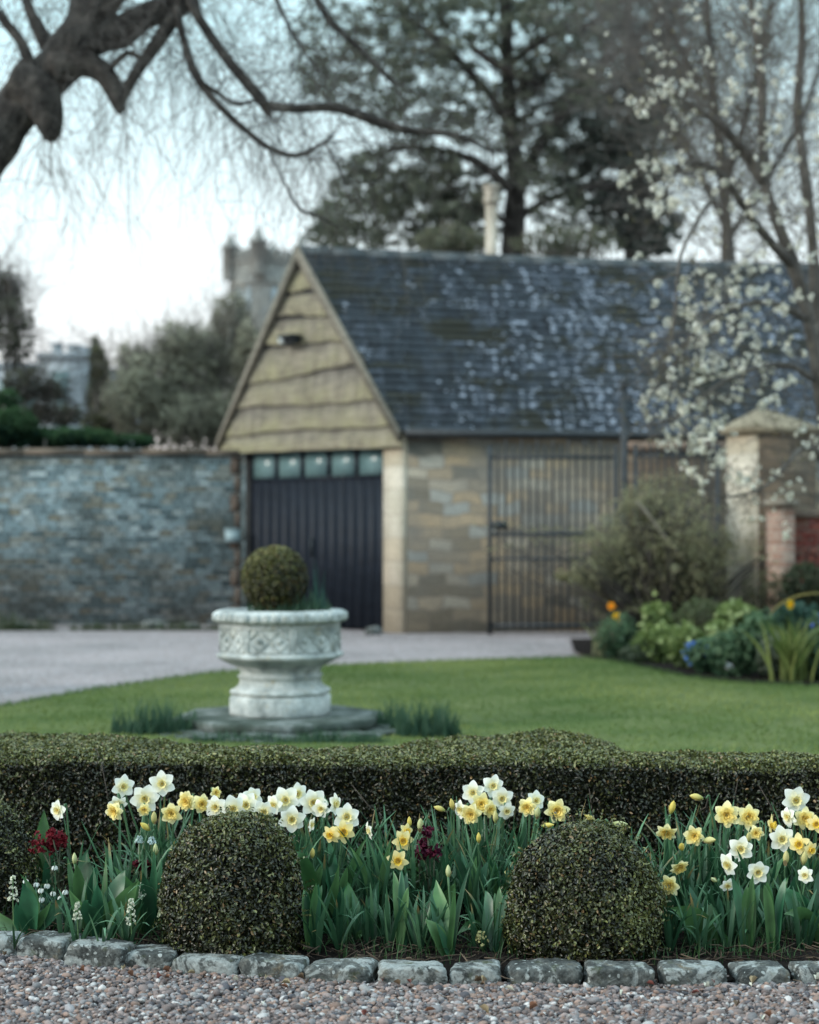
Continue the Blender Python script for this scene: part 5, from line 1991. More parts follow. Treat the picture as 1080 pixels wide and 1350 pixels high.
# rubble and weeds at the foot of the wall
for i, (px, wd, lb) in enumerate([(30, .16, 'loose grey stone at the foot of the left wall near the picture edge'), (205, .2, 'dark loose stone at the foot of the wall, left of the urn'), (255, .14, 'small loose stone at the foot of the wall behind the urn rim'), (493, .16, 'low stone lying at the foot of the garage door pier')]):
    c_ = G(px, 829 if px < 400 else 836)
    m = MB()
    m.smooth = True
    rock(m, c_ + np.array([0, -.12, wd * .28]), (wd * 1.5, wd, wd * .7), .3 * i, 700 + i, 3, .06)
    single('loose_stone', m, M_KERB, (c_[0], c_[1] - .12, 0), lb, 'stone')
for i, (px, h_) in enumerate([(8, .32), (48, .2), (120, .14), (175, .16), (232, .18), (285, .12)]):
    c_ = G(px, 831)
    tuft(['weedy tuft at the foot of the left wall against the picture edge', 'low weeds at the foot of the left wall near the loose grey stone', 'thin weeds below the middle of the left wall', 'weeds beside the dark loose stone at the wall foot', 'weeds between two loose stones at the wall foot', 'sparse weeds at the wall foot behind the urn'][i],
         (c_[0], c_[1] - .05, 0), .28, h_, 260, (.03, .05, .025), (.08, .10, .05), 'weed_tuft', 'weeds', w=.006, lean=.8, ry=.12)

# ================================================================ iron gates and piers on the right
GY = 21.2
gx = lambda px: (px - CX) / F * GY
gz = lambda py: CAMZ - (py - HY) / F * GY


def gate_leaf(label, x0, x1, ytop, nbar, y0=GY, y1=GY, hinge_left=True):
    root = thing('iron_gate', label, 'gate', (x0, y0, 0))
    zt = ytop
    dirx = unit(np.array([x1 - x0, y1 - y0]))
    L_ = math.hypot(x1 - x0, y1 - y0)
    pt = lambda s: np.array([x0, y0]) + dirx * s
    m = MB()
    for s, w in ((0, .055), (L_, .055)):
        m.box(v3(pt(s), zt / 2 + .03), (w, .045, zt), 0)
    part('stile', m, M_IRON, root)
    m = MB()
    for z, h in ((.14, .05), (.95, .035), (1.25, .045), (zt - .12, .045)):
        m.box(v3(pt(L_ / 2), z), (L_ - .056, .026, h), 0)
    part('rail', m, M_IRON, root, kind='stuff')
    m = MB()
    for i in range(nbar):
        s = (i + 1) / (nbar + 1) * L_
        tip = zt + (.06 if i % 2 else .0)
        m.tubes(np.array([v3(pt(s), .08), v3(pt(s), 1), v3(pt(s), tip - .03), v3(pt(s), tip + .05)]), np.array([[.016, .016, .016, .003]]), 6)
    part('bars', m, M_IRON, root, kind='stuff')
    m = MB()
    m.box(v3(pt(.12), 1.36), (.20, .06, .10))
    m.tubes(np.array([v3(pt(.05), 1.36) + np.array([0, -.05, 0]), v3(pt(.18), 1.36) + np.array([0, -.06, 0])]), .014, 6)
    part('latch', m, M_IRON, root)
    return root


gate_leaf('tall black iron bar gate standing against the garage side wall', gx(646), gx(812), gz(590), 15)
gate_leaf('black iron bar gate half hidden by blossom and the olive shrub', gx(838), gx(946), gz(588), 10)
gp = MB()
gp.box((gx(823), GY, gz(512) / 2), (.085, .085, gz(512)))
gp.box((gx(823), GY, gz(512) + .02), (.11, .11, .04))
rock(gp, (gx(823), GY, gz(512) + .075), (.09, .09, .09), 0, 5, 2, .0)
single('gate_post', gp, M_IRON, (gx(823), GY, 0), 'tall slim black iron post between the two gates', 'gate post')
# brick return wall behind the second gate
M_BRICK = m_stone_wall("old_red_brick", [(0, (.14, .045, .035)), (.4, (.24, .075, .055)), (.7, (.26, .11, .08)), (1, (.13, .08, .065))], (.14, .12, .10), .215, .075, .5)
M_BROWN = m_stone_wall('brown_rubble', [(0, (.075, .058, .042)), (.5, (.13, .10, .072)), (1, (.17, .14, .105))], (.06, .055, .048), .32, .12, .6)
sw = thing('side_wall', 'brown stone wall seen through the right hand gate', 'wall', (gx(900), GY + .75, 0))
m = MB()
wall_seg(m, np.array([gx(832), GY + .62]), np.array([gx(1000), GY + .62]), 0, gz(590), .22)
part('stonework', m, M_BROWN, sw)
m = MB()
m.box(((gx(832) + gx(1000)) / 2, GY + .72, gz(590) + .05), (gx(1000) - gx(832) + .06, .34, .10))
part('coping', m, m_plain('warm_coping', [(.3, (.14, .10, .08)), (.7, (.24, .18, .14))], 4, .9, .5), sw)

# broad gate pier with hipped stone cap
PY = 18.6
gp_root = thing('gate_pier', 'broad honey-stone gate pier with a hipped stone cap behind the blossom', 'gate pier', ((1000 - CX) / F * PY, PY, 0))
c0 = np.array([(991 - CX) / F * PY, PY - .15])          # nearest corner
cl_ = np.array([(958 - CX) / F * (PY + .25), PY + .25])  # left corner
cr_ = np.array([(1076 - CX) / F * (PY + .12), PY + .12])
cb_ = cl_ + cr_ - c0
zt = CAMZ + (HY - 572) / F * PY
m = MB()
m.prism(np.array([v3(c0, 0), v3(cr_, 0), v3(cb_, 0), v3(cl_, 0)]), (0, 0, zt))
pb_ = part('shaft', m, M_PIER, gp_root)
m = MB()
ctr = (cl_ + cr_) / 2
grow = lambda p, k: ctr + (p - ctr) * k
cap = [grow(q, 1.16) for q in (c0, cr_, cb_, cl_)]
m.prism(np.array([v3(q, zt + .003) for q in cap]), (0, 0, .07))
n0 = len(cap)
pk = v3(np.array([(1008 - CX) / F * PY, PY + .1]), CAMZ + (HY - 538) / F * PY)
m.add(np.vstack([[v3(q, zt + .074) for q in cap], [pk - v3(unit(cr_ - c0), 0) * .06, pk + v3(unit(cr_ - c0), 0) * .06]]), [np.array([[0, 1, 5, 4], [2, 3, 4, 5]]), np.array([[1, 2, 5], [3, 0, 4]])])
part('cap', m, m_plain('cap_stone', [(.3, (.12, .10, .07)), (.6, (.21, .18, .125)), (.8, (.29, .25, .18))], 6, .9, .6), gp_root)
# darker brown layer over the right-hand face
m = MB()
dd = unit(cr_ - c0)
nn_ = np.array([dd[1], -dd[0]])
wall_seg(m, c0 + dd * .05 + nn_ * .012, cr_ + nn_ * .012, .02, zt - .005, .011)
part('dark_face', m, M_BROWN, gp_root)

# small brick pier beside it and the red brick wall running off to the right
BY = 18.0
m = MB()
bx0, bx1 = (1014 - CX) / F * BY, (1044 - CX) / F * BY
bt = CAMZ - (668 - HY) / F * BY
bpr = thing('brick_pier', 'small pinkish brick pier right of the broad gate pier', 'pier', ((bx0 + bx1) / 2, BY, 0))
m.box(((bx0 + bx1) / 2, BY, bt / 2), (bx1 - bx0, .3, bt))
part('shaft', m, m_stone_wall('pink_brick', [(0, (.22, .13, .10)), (.5, (.30, .20, .16)), (1, (.34, .26, .21))], (.28, .24, .2), .215, .075, .5), bpr)
m = MB()
m.box(((bx0 + bx1) / 2, BY, bt + .035), (bx1 - bx0 + .07, .37, .064))
part('cap', m, m_plain('pier_cap', [(.3, (.14, .12, .1)), (.7, (.24, .22, .18))], 5, .9, .5), bpr)
bwr = thing('brick_wall', 'red brick wall behind the dark bushes at the right edge', 'wall', (5.6, BY + .1, 0))
m = MB()
wall_seg(m, np.array([bx1 + .005, BY - .02]), np.array([9.5, BY + .3]), 0, bt - .12, .22)
part('brickwork', m, M_BRICK, bwr)
m = MB()
wall_seg(m, np.array([bx1 + .006, BY - .05]), np.array([9.5, BY + .27]), bt - .118, bt - .05, .28)
part('coping', m, m_plain('wall_coping', [(.3, (.14, .11, .09)), (.7, (.22, .17, .14))], 5, .9, .5), bwr)
# ================================================================ plants of the right hand border
M_SHRUB = m_leaf('shrub_leaf', .55, .3, .45)
M_BARK = m_plain('grey_bark', [(.3, (.035, .032, .028)), (.55, (.075, .068, .06)), (.75, (.13, .12, .105))], 9, .95, .8, .02)
M_BARKD = m_plain('dark_bark', [(.3, (.018, .016, .015)), (.6, (.045, .04, .037)), (.8, (.085, .078, .07))], 6, .95, .9, .03)


def cloud(n, c, r, seed, hollow=.5):
    """points filling an ellipsoid, denser towards its skin, with outward normals"""
    q = np.random.default_rng(seed)
    d = unit(q.normal(size=(n, 3)))
    k = q.uniform(hollow ** 3, 1, n) ** (1 / 3)
    lump = 1 + .22 * vnoise(d * 1.0, 3.2, seed)
    p = d * (k * lump)[:, None] * np.asarray(r) + np.asarray(c)
    return p, d


def leafy(mb, c, r, n, size, wid, ca, cb, seed, hollow=.4, up=(0, 0, .3), jit=.8):
    p, d = cloud(n, c, r, seed, hollow)
    q = np.random.default_rng(seed + 1)
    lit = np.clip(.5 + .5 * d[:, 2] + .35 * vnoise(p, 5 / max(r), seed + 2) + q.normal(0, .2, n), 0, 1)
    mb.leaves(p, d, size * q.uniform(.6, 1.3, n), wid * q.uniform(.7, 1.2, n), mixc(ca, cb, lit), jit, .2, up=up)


def twig_fan(mb, base, tips, r0, col=(.5, .5, .5), wob=.08, k=7, sides=4, r1=None):
    n = len(tips)
    t = np.linspace(0, 1, k)[None, :, None]
    L_ = np.linalg.norm(tips - base, axis=1)[:, None, None]
    mid = RNG.normal(0, wob, (n, 1, 3)) * L_ * np.sin(t * math.pi)
    pts = base + (tips[:, None, :] - base) * t ** np.array([1, 1, .85]) + mid + RNG.normal(0, wob * .12, (n, k, 3)) * L_ * np.sin(t * math.pi)
    mb.tubes(pts, np.linspace(r0, r1 or r0 * .3, k)[None].repeat(n, 0), sides, col)
    return pts


def border_plant(name, label, cat, px, py, rx, ry, y, n, size, wid, ca, cb, seed, base_py=None, flowers=None, group=None):
    c = P(px, py, y)
    R_ = np.array([rx, rx * .8, ry]) / F * y * 1.16
    n = int(n * .8)
    b = np.array([c[0], y, .036])
    root = thing(name, label, cat, b, group)
    m = MB()
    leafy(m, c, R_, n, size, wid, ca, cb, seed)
    part('foliage', m, M_SHRUB, root)
    st = MB()
    p, d = cloud(24, c, R_ * .8, seed + 4)
    twig_fan(st, b, p, .008, np.array(ca) * .9 + .01)
    part('stem', st, M_STEM, root)
    if flowers:
        fn, fs, fc = flowers
        fm = MB()
        p, d = cloud(fn, c, R_ * np.array([1, 1, 1.05]), seed + 8, .85)
        p = p[(d[:, 1] < .3) | (d[:, 2] > 0)]
        for q in range(4):
            fm.leaves(p + RNG.normal(0, fs * .2, p.shape), np.tile([0, -.7, .5], (len(p), 1)), fs, fs * .8, np.asarray(fc) * RNG.uniform(.8, 1.15, (len(p), 1)), .5, .2)
        part('blossom', fm, M_PALE, root)
    return root


DG, DG2 = (.026, .062, .034), (.115, .20, .110)
LG, LG2 = (.075, .12, .035), (.20, .27, .09)
OLV, OLV2 = (.10, .105, .058), (.29, .285, .17)
# olive twiggy shrub
oy = 18.4
ob = np.array([(872 - CX) / F * oy, oy, .03])
ol = thing('olive_shrub', 'large loose olive-green shrub in front of the iron gates', 'shrub', ob)
m = MB()
tips = []
for i, (px, py, rx, ry, n_) in enumerate([(800, 735, 42, 40, 1500), (850, 700, 52, 55, 2000), (900, 715, 50, 60, 2000), (860, 760, 70, 55, 2600), (820, 780, 48, 38, 1500), (920, 770, 46, 50, 1500), (845, 668, 30, 26, 600), (885, 652, 34, 30, 600), (775, 760, 24, 20, 400), (940, 735, 30, 40, 700)]):
    c = P(px, py, oy + .25 * math.sin(i * 2.1))
    R_ = np.array([rx, rx * .7, ry]) / F * oy
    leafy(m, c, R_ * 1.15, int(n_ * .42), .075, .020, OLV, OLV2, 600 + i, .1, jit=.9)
    p, d = cloud(30, c, R_ * 1.15, 650 + i, .6)
    tips.append(p)
# one long yellowish spray reaching out to the left
p = np.array([P(790 - 55 * t, 757 + 4 * math.sin(t * 3), oy) for t in np.linspace(0, 1, 160)]) + RNG.normal(0, .03, (160, 3))
m.leaves(p, unit(RNG.normal(size=(160, 3))), .07, .022, mixc(OLV2, (.20, .19, .08), RNG.uniform(0, 1, 160)), .7, .2)
for q_ in range(34):      # long arching wands that break the outline
    a0 = P(872 + RNG.normal(0, 34), 760 + RNG.normal(0, 24), oy)
    out = np.array([RNG.normal(0, .42), RNG.normal(0, .3), RNG.uniform(.35, .75)])
    t_ = np.linspace(.2, 1, 26)[:, None]
    pw = a0 + out * 1.25 * t_ + np.array([out[0] * .6, 0, -.42]) * t_ ** 2.4
    tips.append(pw[-1:] )
    m.leaves(pw + RNG.normal(0, .018, pw.shape), unit(RNG.normal(size=pw.shape)), .07, .020, mixc(OLV, OLV2, RNG.uniform(.2, 1, 26)), .7, .2)
part('foliage', m, M_SHRUB, ol)
st = MB()
twig_fan(st, ob, np.vstack(tips), .02, wob=.05, r1=.004)
part('branch', st, M_BARK, ol)
st = MB()
st.tubes(smooth_curve([P(905, 740, oy - .3), P(880, 712, oy - .3), P(850, 672, oy - .25), P(838, 660, oy - .2)], 10), np.linspace(.022, .010, 10)[None], 6)
part('broken_stub', st, m_plain('peeled_wood', [(.3, (.10, .095, .075)), (.7, (.20, .185, .15))], 7, .9, .4), ol)
# pruned bare stems below the shrub
# lime and dark border plants
BP = [
    ('hellebore', 'pale lime hellebore mound at the near edge of the border, left one', 'hellebore', 868, 848, 26, 26, 16.6, 420, .075, .04, LG, LG2, 1, (26, .05, (.42, .50, .22))),
    ('hellebore', 'tall lime hellebore behind the left lime mound', 'hellebore', 866, 818, 20, 24, 17.2, 300, .075, .04, LG, LG2, 2, (18, .05, (.40, .47, .22))),
    ('hellebore', 'lime hellebore to the right of the left lime mound', 'hellebore', 905, 852, 24, 26, 15.9, 360, .07, .038, LG, LG2, 3, (24, .05, (.42, .50, .24))),
    ('hellebore', 'lime hellebore standing highest, below the gate pier', 'hellebore', 972, 818, 26, 22, 15.9, 380, .075, .04, LG, LG2, 4, (30, .05, (.40, .48, .24))),
    ('hellebore', 'lime hellebore left of the highest one, above the blue flowers', 'hellebore', 948, 838, 18, 18, 15.7, 240, .07, .038, LG, LG2, 5, (20, .05, (.42, .50, .24))),
    ('leafy_perennial', 'dark leafy plant at the left tip of the border beside the orange flowers', 'perennial', 818, 842, 26, 26, 17.2, 420, .09, .03, DG, DG2, 6, None),
    ('leafy_perennial', 'dark blue-green leafy plant between the lime hellebores', 'perennial', 935, 866, 24, 22, 15.3, 420, .08, .035, DG, DG2, 7, None),
    ('leafy_perennial', 'dark leafy plant with a white flower at the lawn edge', 'perennial', 966, 862, 28, 28, 15.0, 560, .09, .04, DG, DG2, 8, (3, .06, (.7, .74, .78))),
    ('leafy_perennial', 'dark green mound left of the sword-leaved clump', 'perennial', 1005, 850, 30, 34, 14.9, 640, .09, .04, DG, DG2, 9, None),
    ('leafy_perennial', 'silvery leafed plant between dark mound and sword-leaved clump', 'perennial', 1020, 862, 20, 24, 14.7, 380, .08, .022, (.06, .085, .06), (.20, .24, .18), 10, None),
    ('leafy_perennial', 'dark teal plant behind the sword-leaved clump', 'perennial', 1050, 822, 36, 26, 15.4, 600, .09, .04, DG, (.05, .11, .085), 11, None),
    ('leafy_perennial', 'dark plant at the right edge right of the sword-leaved clump', 'perennial', 1085, 868, 26, 36, 14.6, 520, .09, .04, DG, DG2, 12, (5, .04, (.60, .66, .78))),
    ('leafy_perennial', 'olive low plant at the foot of the gate pier', 'perennial', 925, 815, 36, 24, 17.0, 640, .07, .025, OLV, (.10, .13, .06), 13, None),
    ('leafy_perennial', 'shadowy green plant below the olive shrub', 'perennial', 885, 835, 34, 26, 17.6, 560, .08, .03, DG, (.06, .085, .05), 14, None),
    ('leafy_perennial', 'low grey-green plant at the lawn edge under the left lime mound', 'perennial', 842, 866, 24, 14, 16.6, 300, .06, .025, (.03, .05, .03), (.10, .13, .085), 15, (4, .04, (.5, .5, .42))),
    ('forget_me_not', 'low blue-flowered plant in the middle of the border', 'forget-me-not', 922, 862, 17, 13, 15.4, 200, .05, .025, DG, DG2, 16, (60, .032, (.10, .22, .62))),
    ('forget_me_not', 'blue flowers behind the sword-leaved clump at the right edge', 'forget-me-not', 1076, 826, 14, 14, 14.9, 160, .05, .025, DG, DG2, 17, (14, .032, (.10, .16, .50))),
    ('leafy_perennial', 'dark bushy plant below the brick wall at the right edge', 'perennial', 1062, 778, 34, 30, 16.8, 700, .08, .035, (.016, .028, .016), (.06, .075, .04), 18, None),
    ('leafy_perennial', 'thin olive plant against the brick pier', 'perennial', 1010, 785, 26, 30, 17.2, 420, .07, .02, (.03, .035, .02), (.10, .10, .05), 19, None),
]
for nm, lb, ct, px, py, rx, ry, y, n_, sz, wd, ca, cb, sd, fl in BP:
    border_plant(nm, lb, ct, px, py, rx, ry, y, n_, sz, wd, ca, cb, 1000 + sd * 11, flowers=fl)
# red-leaved shrub over the brick wall
border_plant('red_shrub', 'sparse dark red leaved shrub against the brick wall at the right edge', 'shrub', 1074, 735, 26, 46, 17.3, 260, .06, .028, (.020, .010, .010), (.12, .030, .026), 1300)
# sword leaves
def sword(label, px, py, h, n, y, ca, cb, spread):
    b = P(px, py, y)
    b[2] = .036
    root = thing('iris_clump', label, 'iris', b)
    m = MB()
    k = 8
    t = np.linspace(0, 1, k)[None, :, None]
    az = RNG.uniform(0, 6.28, n)
    hh = h * RNG.uniform(.6, 1.05, n)
    ln = hh * RNG.uniform(.05, spread, n)
    dh = np.stack([np.cos(az), np.sin(az), np.zeros(n)], 1)[:, None, :]
    st_ = b + RNG.normal(0, .05, (n, 3)) * np.array([1, 1, 0])
    pts = st_[:, None, :] + dh * ln[:, None, None] * t ** 1.6 + np.array([0, 0, 1.0]) * hh[:, None, None] * (t - .12 * t ** 4)
    sd = np.stack([-np.sin(az + 1), np.cos(az + 1), np.zeros(n)], 1)[:, None, :] * .016 * np.clip(np.sin(math.pi * (np.linspace(0, 1, k) * .8 + .2)), .05, 1)[None, :, None]
    m.strips(pts, sd, mixc(ca, cb, RNG.uniform(0, 1, n)))
    part('foliage', m, M_SHRUB, root)


sword('yellow-green sword-leaved iris clump at the lawn edge, far right', 1045, 893, .60, 60, 14.5, (.07, .115, .03), (.20, .24, .075), .75)
sword('pale grassy sword-leaved clump at the left tip of the border', 795, 866, .42, 34, 17.4, (.07, .09, .045), (.22, .23, .13), .6)
# orange and yellow flowers
for i, (px, py, y, colr, lb) in enumerate([(806, 799, 17.3, (.85, .36, .02), 'orange-yellow daffodil, the upper one at the left tip of the border'), (813, 813, 17.2, (.85, .55, .02), 'yellow daffodil, the lower one at the left tip of the border'), (1042, 797, 15.2, (.85, .58, .02), 'bright yellow daffodil behind the sword leaves at right')]):
    c = P(px, py, y)
    b = np.array([c[0] + .05, y + .05, .036])
    root = thing('daffodil', lb, 'daffodil', b)
    m = MB()
    m.tubes(smooth_curve([b, (b + c) / 2 + np.array([.02, 0, 0]), c + np.array([0, .03, .01]), c], 9), .006, 5, np.array((.06, .13, .06)))
    part('stem', m, M_STEM, root)
    rot, dz = facing(-15 + 20 * i, -5, 1)
    pm, tm = PROTO['Y'][i]
    pm, tm = pm.copy(), tm.copy()
    for me, cc in ((pm, colr), (tm, (colr[0], colr[1] * .75, colr[2]))):
        arr = np.ones((len(me.vertices), 4), np.float32)
        arr[:, :3] = cc
        me.color_attributes['Col'].data.foreach_set('color', arr.ravel())
    o = bpy.data.objects.new('flower', pm)
    link(o, root)
    t_ = bpy.data.objects.new('trumpet', tm)
    link(t_, o)
    mt = rot.to_4x4()
    rad = .046
    for a in range(3):
        for b2 in range(3):
            mt[a][b2] *= rad
    mt.translation = Vector(c - b)
    o.matrix_local = mt
    for j in range(6):
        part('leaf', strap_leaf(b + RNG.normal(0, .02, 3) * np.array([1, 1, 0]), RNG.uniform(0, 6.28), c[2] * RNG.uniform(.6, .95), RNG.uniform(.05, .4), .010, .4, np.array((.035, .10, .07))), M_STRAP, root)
# arching yellow stem at right
ar = MB()
p0 = P(1000, 832, 15.2)
p0[2] = .2
pth = smooth_curve([p0, P(1015, 812, 15.2), P(1040, 790, 15.2), P(1075, 782, 15.2), P(1110, 788, 15.2)], 20)
w_ = .010 * np.sin(np.linspace(.25, 2.9, 20))
ar.strips(pth[None], (np.array([0, .4, .9])[None] * w_[:, None])[None], np.tile((.24, .21, .07), (20, 1))[None])
single('arching_leaf', ar, M_SHRUB, p0, 'single arching yellowish leaf above the sword-leaved clump at right', 'leaf blade')

# ================================================================ blossom tree on the right
BTY = 14.6


def limb_px(mb, pts, y, k=None, sides=8):
    """limb through photo points (px, py, radius px[, extra depth])"""
    a = np.array([[*P(q[0], q[1], y + (q[3] if len(q) > 3 else 0)), q[2] / F * y] for q in pts])
    s = smooth_curve(a, k or 6 * len(pts))
    s[:, 3] = np.maximum(s[:, 3], .002)
    if s[:, 3].max() > .05:
        s[:, 3] *= 1 + .16 * vnoise(s[:, :3], 7, int(abs(pts[0][0])) + 3)
    mb.tubes(s[:, :3], s[:, 3][None], sides)
    return s


def twig_spray(mb, curve, n, L, r0, droop=0.0, up=0.0, spread=1.0, k=7, col=(.5, .5, .5), forks=2, seed=0, sides=3, side_bias=(0, 0, 0)):
    """thin wandering twigs that start on a limb; returns their points"""
    q = np.random.default_rng(seed)
    idx = q.integers(int(len(curve) * .15), len(curve), n)
    st_ = curve[idx, :3]
    tan = unit(np.gradient(curve[:, :3], axis=0))[idx]
    d = unit(tan * .7 + q.normal(0, spread, (n, 3)) + np.asarray(side_bias))
    out = []
    for lev in range(forks + 1):
        m_ = len(st_)
        ln = L * q.uniform(.35, 1.1, m_) * (.62 ** lev)
        pts = [st_]
        dd = d.copy()
        for i in range(k - 1):
            dd = unit(dd + q.normal(0, .24, (m_, 3)) + np.array([0, 0, (up - droop) * (.10 + .10 * i)]))
            pts.append(pts[-1] + dd * (ln / (k - 1))[:, None])
        pts = np.stack(pts, 1)
        rad = np.linspace(1, .35, k)[None] * r0 * (.66 ** lev)
        mb.tubes(pts, np.repeat(rad, m_, 0), sides, col, cap=False)
        out.append(pts)
        if lev < forks:
            src = q.integers(0, m_, int(m_ * 1.7))
            at = q.integers(2, k, len(src))
            st_ = pts[src, at]
            d = unit(pts[src, at] - pts[src, at - 1] + q.normal(0, .03, (len(src), 3)))
            d = unit(d + q.normal(0, .55, (len(src), 3)))
    return out


bt = thing('blossom_tree', 'slender white-blossomed tree with grey stems at the right edge', 'tree', (*P(1120, 890, BTY)[:2], .03))
tk = MB()
tk.smooth = True
b_ = P(1135, 903, BTY)
cv = []
cv.append(limb_px(tk, [(1140, 912, 12), (1124, 760, 11), (1098, 610, 10), (1080, 500, 9.5), (1066, 420, 9), (1046, 350, 8.6), (1022, 285, 8), (1008, 240, 7.4)], BTY))
cv.append(limb_px(tk, [(1008, 240, 9), (985, 205, 7.5), (950, 165, 5.5, -.3), (905, 135, 3.5, -.5), (850, 110, 2, -.7)], BTY))
cv.append(limb_px(tk, [(1010, 245, 8), (1006, 180, 6.5), (1004, 90, 5), (990, 0, 4), (985, -90, 2.5)], BTY + .05))
cv.append(limb_px(tk, [(1045, 350, 7), (1000, 300, 5.5, -.4), (955, 235, 4.5, -.8), (920, 215, 3, -1), (880, 220, 2, -1.2)], BTY))
cv.append(limb_px(tk, [(1108, 700, 10), (1080, 480, 8, .4), (1070, 300, 7, .5), (1052, 150, 6, .5), (1058, 40, 5, .5), (1050, -80, 3, .5)], BTY))
cv.append(limb_px(tk, [(1062, 420, 5), (1020, 400, 4, -.5), (970, 405, 3, -.9), (915, 440, 2, -1.1), (880, 500, 1.4, -1.2)], BTY))
cv.append(limb_px(tk, [(1074, 500, 5), (1030, 480, 3.6, -.5), (960, 500, 2.6, -1), (900, 545, 1.8, -1.2), (862, 560, 1.2, -1.2)], BTY))
cv.append(limb_px(tk, [(1090, 610, 5), (1060, 590, 3.5, -.4), (1010, 640, 2.2, -.8), (960, 655, 1.5, -1), (915, 640, 1.1, -1.1)], BTY))
cv.append(limb_px(tk, [(955, 235, 3), (900, 330, 2.3, -.9), (890, 420, 1.8, -1), (880, 470, 1.2, -1)], BTY - .8))
cv.append(limb_px(tk, [(1115, 760, 6), (1100, 560, 5, .6), (1112, 380, 4, .8), (1090, 200, 3, .9)], BTY))
part('trunk', tk, m_plain('pale_grey_bark', [(.3, (.05, .046, .042)), (.55, (.11, .10, .09)), (.75, (.19, .175, .155))], 9, .95, .8, .02), bt)
tw = MB()
allp = []
for i, (c_, n_, L_, up_) in enumerate(zip(cv, [70, 80, 120, 75, 130, 55, 55, 40, 36, 70], [.8, .9, 1.0, .8, 1.0, .7, .6, .5, .5, .8], [.3, .4, .5, .3, .5, -.1, -.2, -.1, -.2, .4])):
    allp += twig_spray(tw, c_, n_, L_, .0044, up=up_, spread=.75, seed=40 + i, col=(.10, .09, .08), forks=2)
part('crown', tw, m_leaf('grey_twig', .9, .1, 0), bt)
# white blossoms: clusters set on the twigs
M_BLOS = m_leaf('white_blossom', .6, .2, .35)
bl = MB()
qq = np.random.default_rng(77)
spots = []
for px, py, rx, ry, n_ in [(868, 110, 30, 40, 46), (925, 90, 44, 60, 34), (850, 240, 30, 26, 34), (880, 225, 34, 24, 36), (905, 250, 30, 26, 16), (870, 270, 20, 16, 16), (893, 180, 20, 26, 8), (905, 370, 30, 30, 34), (940, 400, 40, 40, 56), (985, 370, 36, 34, 38), (960, 445, 46, 36, 58), (900, 450, 30, 30, 30), (1000, 430, 36, 40, 34),
                           (1040, 380, 24, 30, 12), (885, 500, 26, 24, 26), (930, 500, 40, 30, 44), (875, 545, 24, 26, 34), (910, 560, 36, 30, 70), (940, 585, 24, 24, 40), (895, 590, 26, 14, 22), (985, 510, 40, 24, 24), (1030, 480, 30, 24, 12), (970, 630, 34, 8, 16), (920, 640, 14, 10, 8), (1000, 628, 28, 14, 12), (1045, 640, 26, 12, 8),
                           (1010, 670, 20, 18, 8), (1030, 700, 16, 10, 5), (1060, 560, 24, 14, 10), (1066, 590, 14, 20, 7), (1000, 160, 60, 110, 60), (1050, 210, 34, 100, 34), (930, 30, 70, 50, 36), (820, 60, 40, 60, 8), (970, 310, 40, 30, 14), (915, 610, 12, 16, 10), (960, 250, 110, 220, 90), (940, 470, 80, 120, 40)]:
    n_ = max(3, int(n_ * .64))
    rx, ry = rx * 1.3, ry * 1.3
    a = qq.uniform(0, 6.28, n_)
    r_ = np.sqrt(qq.uniform(0, 1, n_))
    yy_ = BTY - 1.0 + qq.normal(0, .35, n_)
    for j in range(n_):
        spots.append(P(px + rx * r_[j] * math.cos(a[j]), py + ry * r_[j] * math.sin(a[j]), yy_[j]))
spots = np.array(spots)
# settle each blossom onto the nearest twig so that none hangs in the air
tp = np.vstack([q.reshape(-1, 3) for q in allp])
short = []
keep = []
for s_ in spots:
    d_ = np.linalg.norm(tp - s_, axis=1)
    j = int(np.argmin(d_))
    short.append(np.stack([tp[j], (tp[j] + s_) / 2 + np.array([0, 0, .02]), s_]))
    keep.append(s_)
short = np.array(short)
spots = np.array(keep)
m_ = MB()
m_.tubes(short, np.array([[.0035, .003, .002]]), 3, np.array((.10, .09, .07)), cap=False)
part('spur', m_, m_leaf('spur_twig', .9, .1, 0), bt, kind='stuff')
BS = qq.uniform(.45, 1.25, len(spots))
for q in range(7):
    off = qq.normal(0, 1, spots.shape)
    bl.leaves(spots + unit(off) * qq.uniform(.010, .026, (len(spots), 1)) * BS[:, None], unit(off + np.array([0, -.3, .2])),   .040 * BS * qq.uniform(.7, 1.1, len(spots)), .030 * BS * qq.uniform(.7, 1.1, len(spots)),
              mixc((.56, .55, .44), (.82, .82, .76), qq.uniform(0, 1, len(spots))), .45, .25)
part('blossom', bl, M_BLOS, bt, kind='stuff')
lf_ = MB()
pk_ = tp[qq.integers(0, len(tp), 900)]
lf_.leaves(pk_, unit(qq.normal(size=pk_.shape)), .035, .016, mixc((.10, .09, .045), (.22, .20, .09), qq.uniform(0, 1, len(pk_))), .6, .2)
part('young_leaf', lf_, M_SHRUB, bt, kind='stuff')

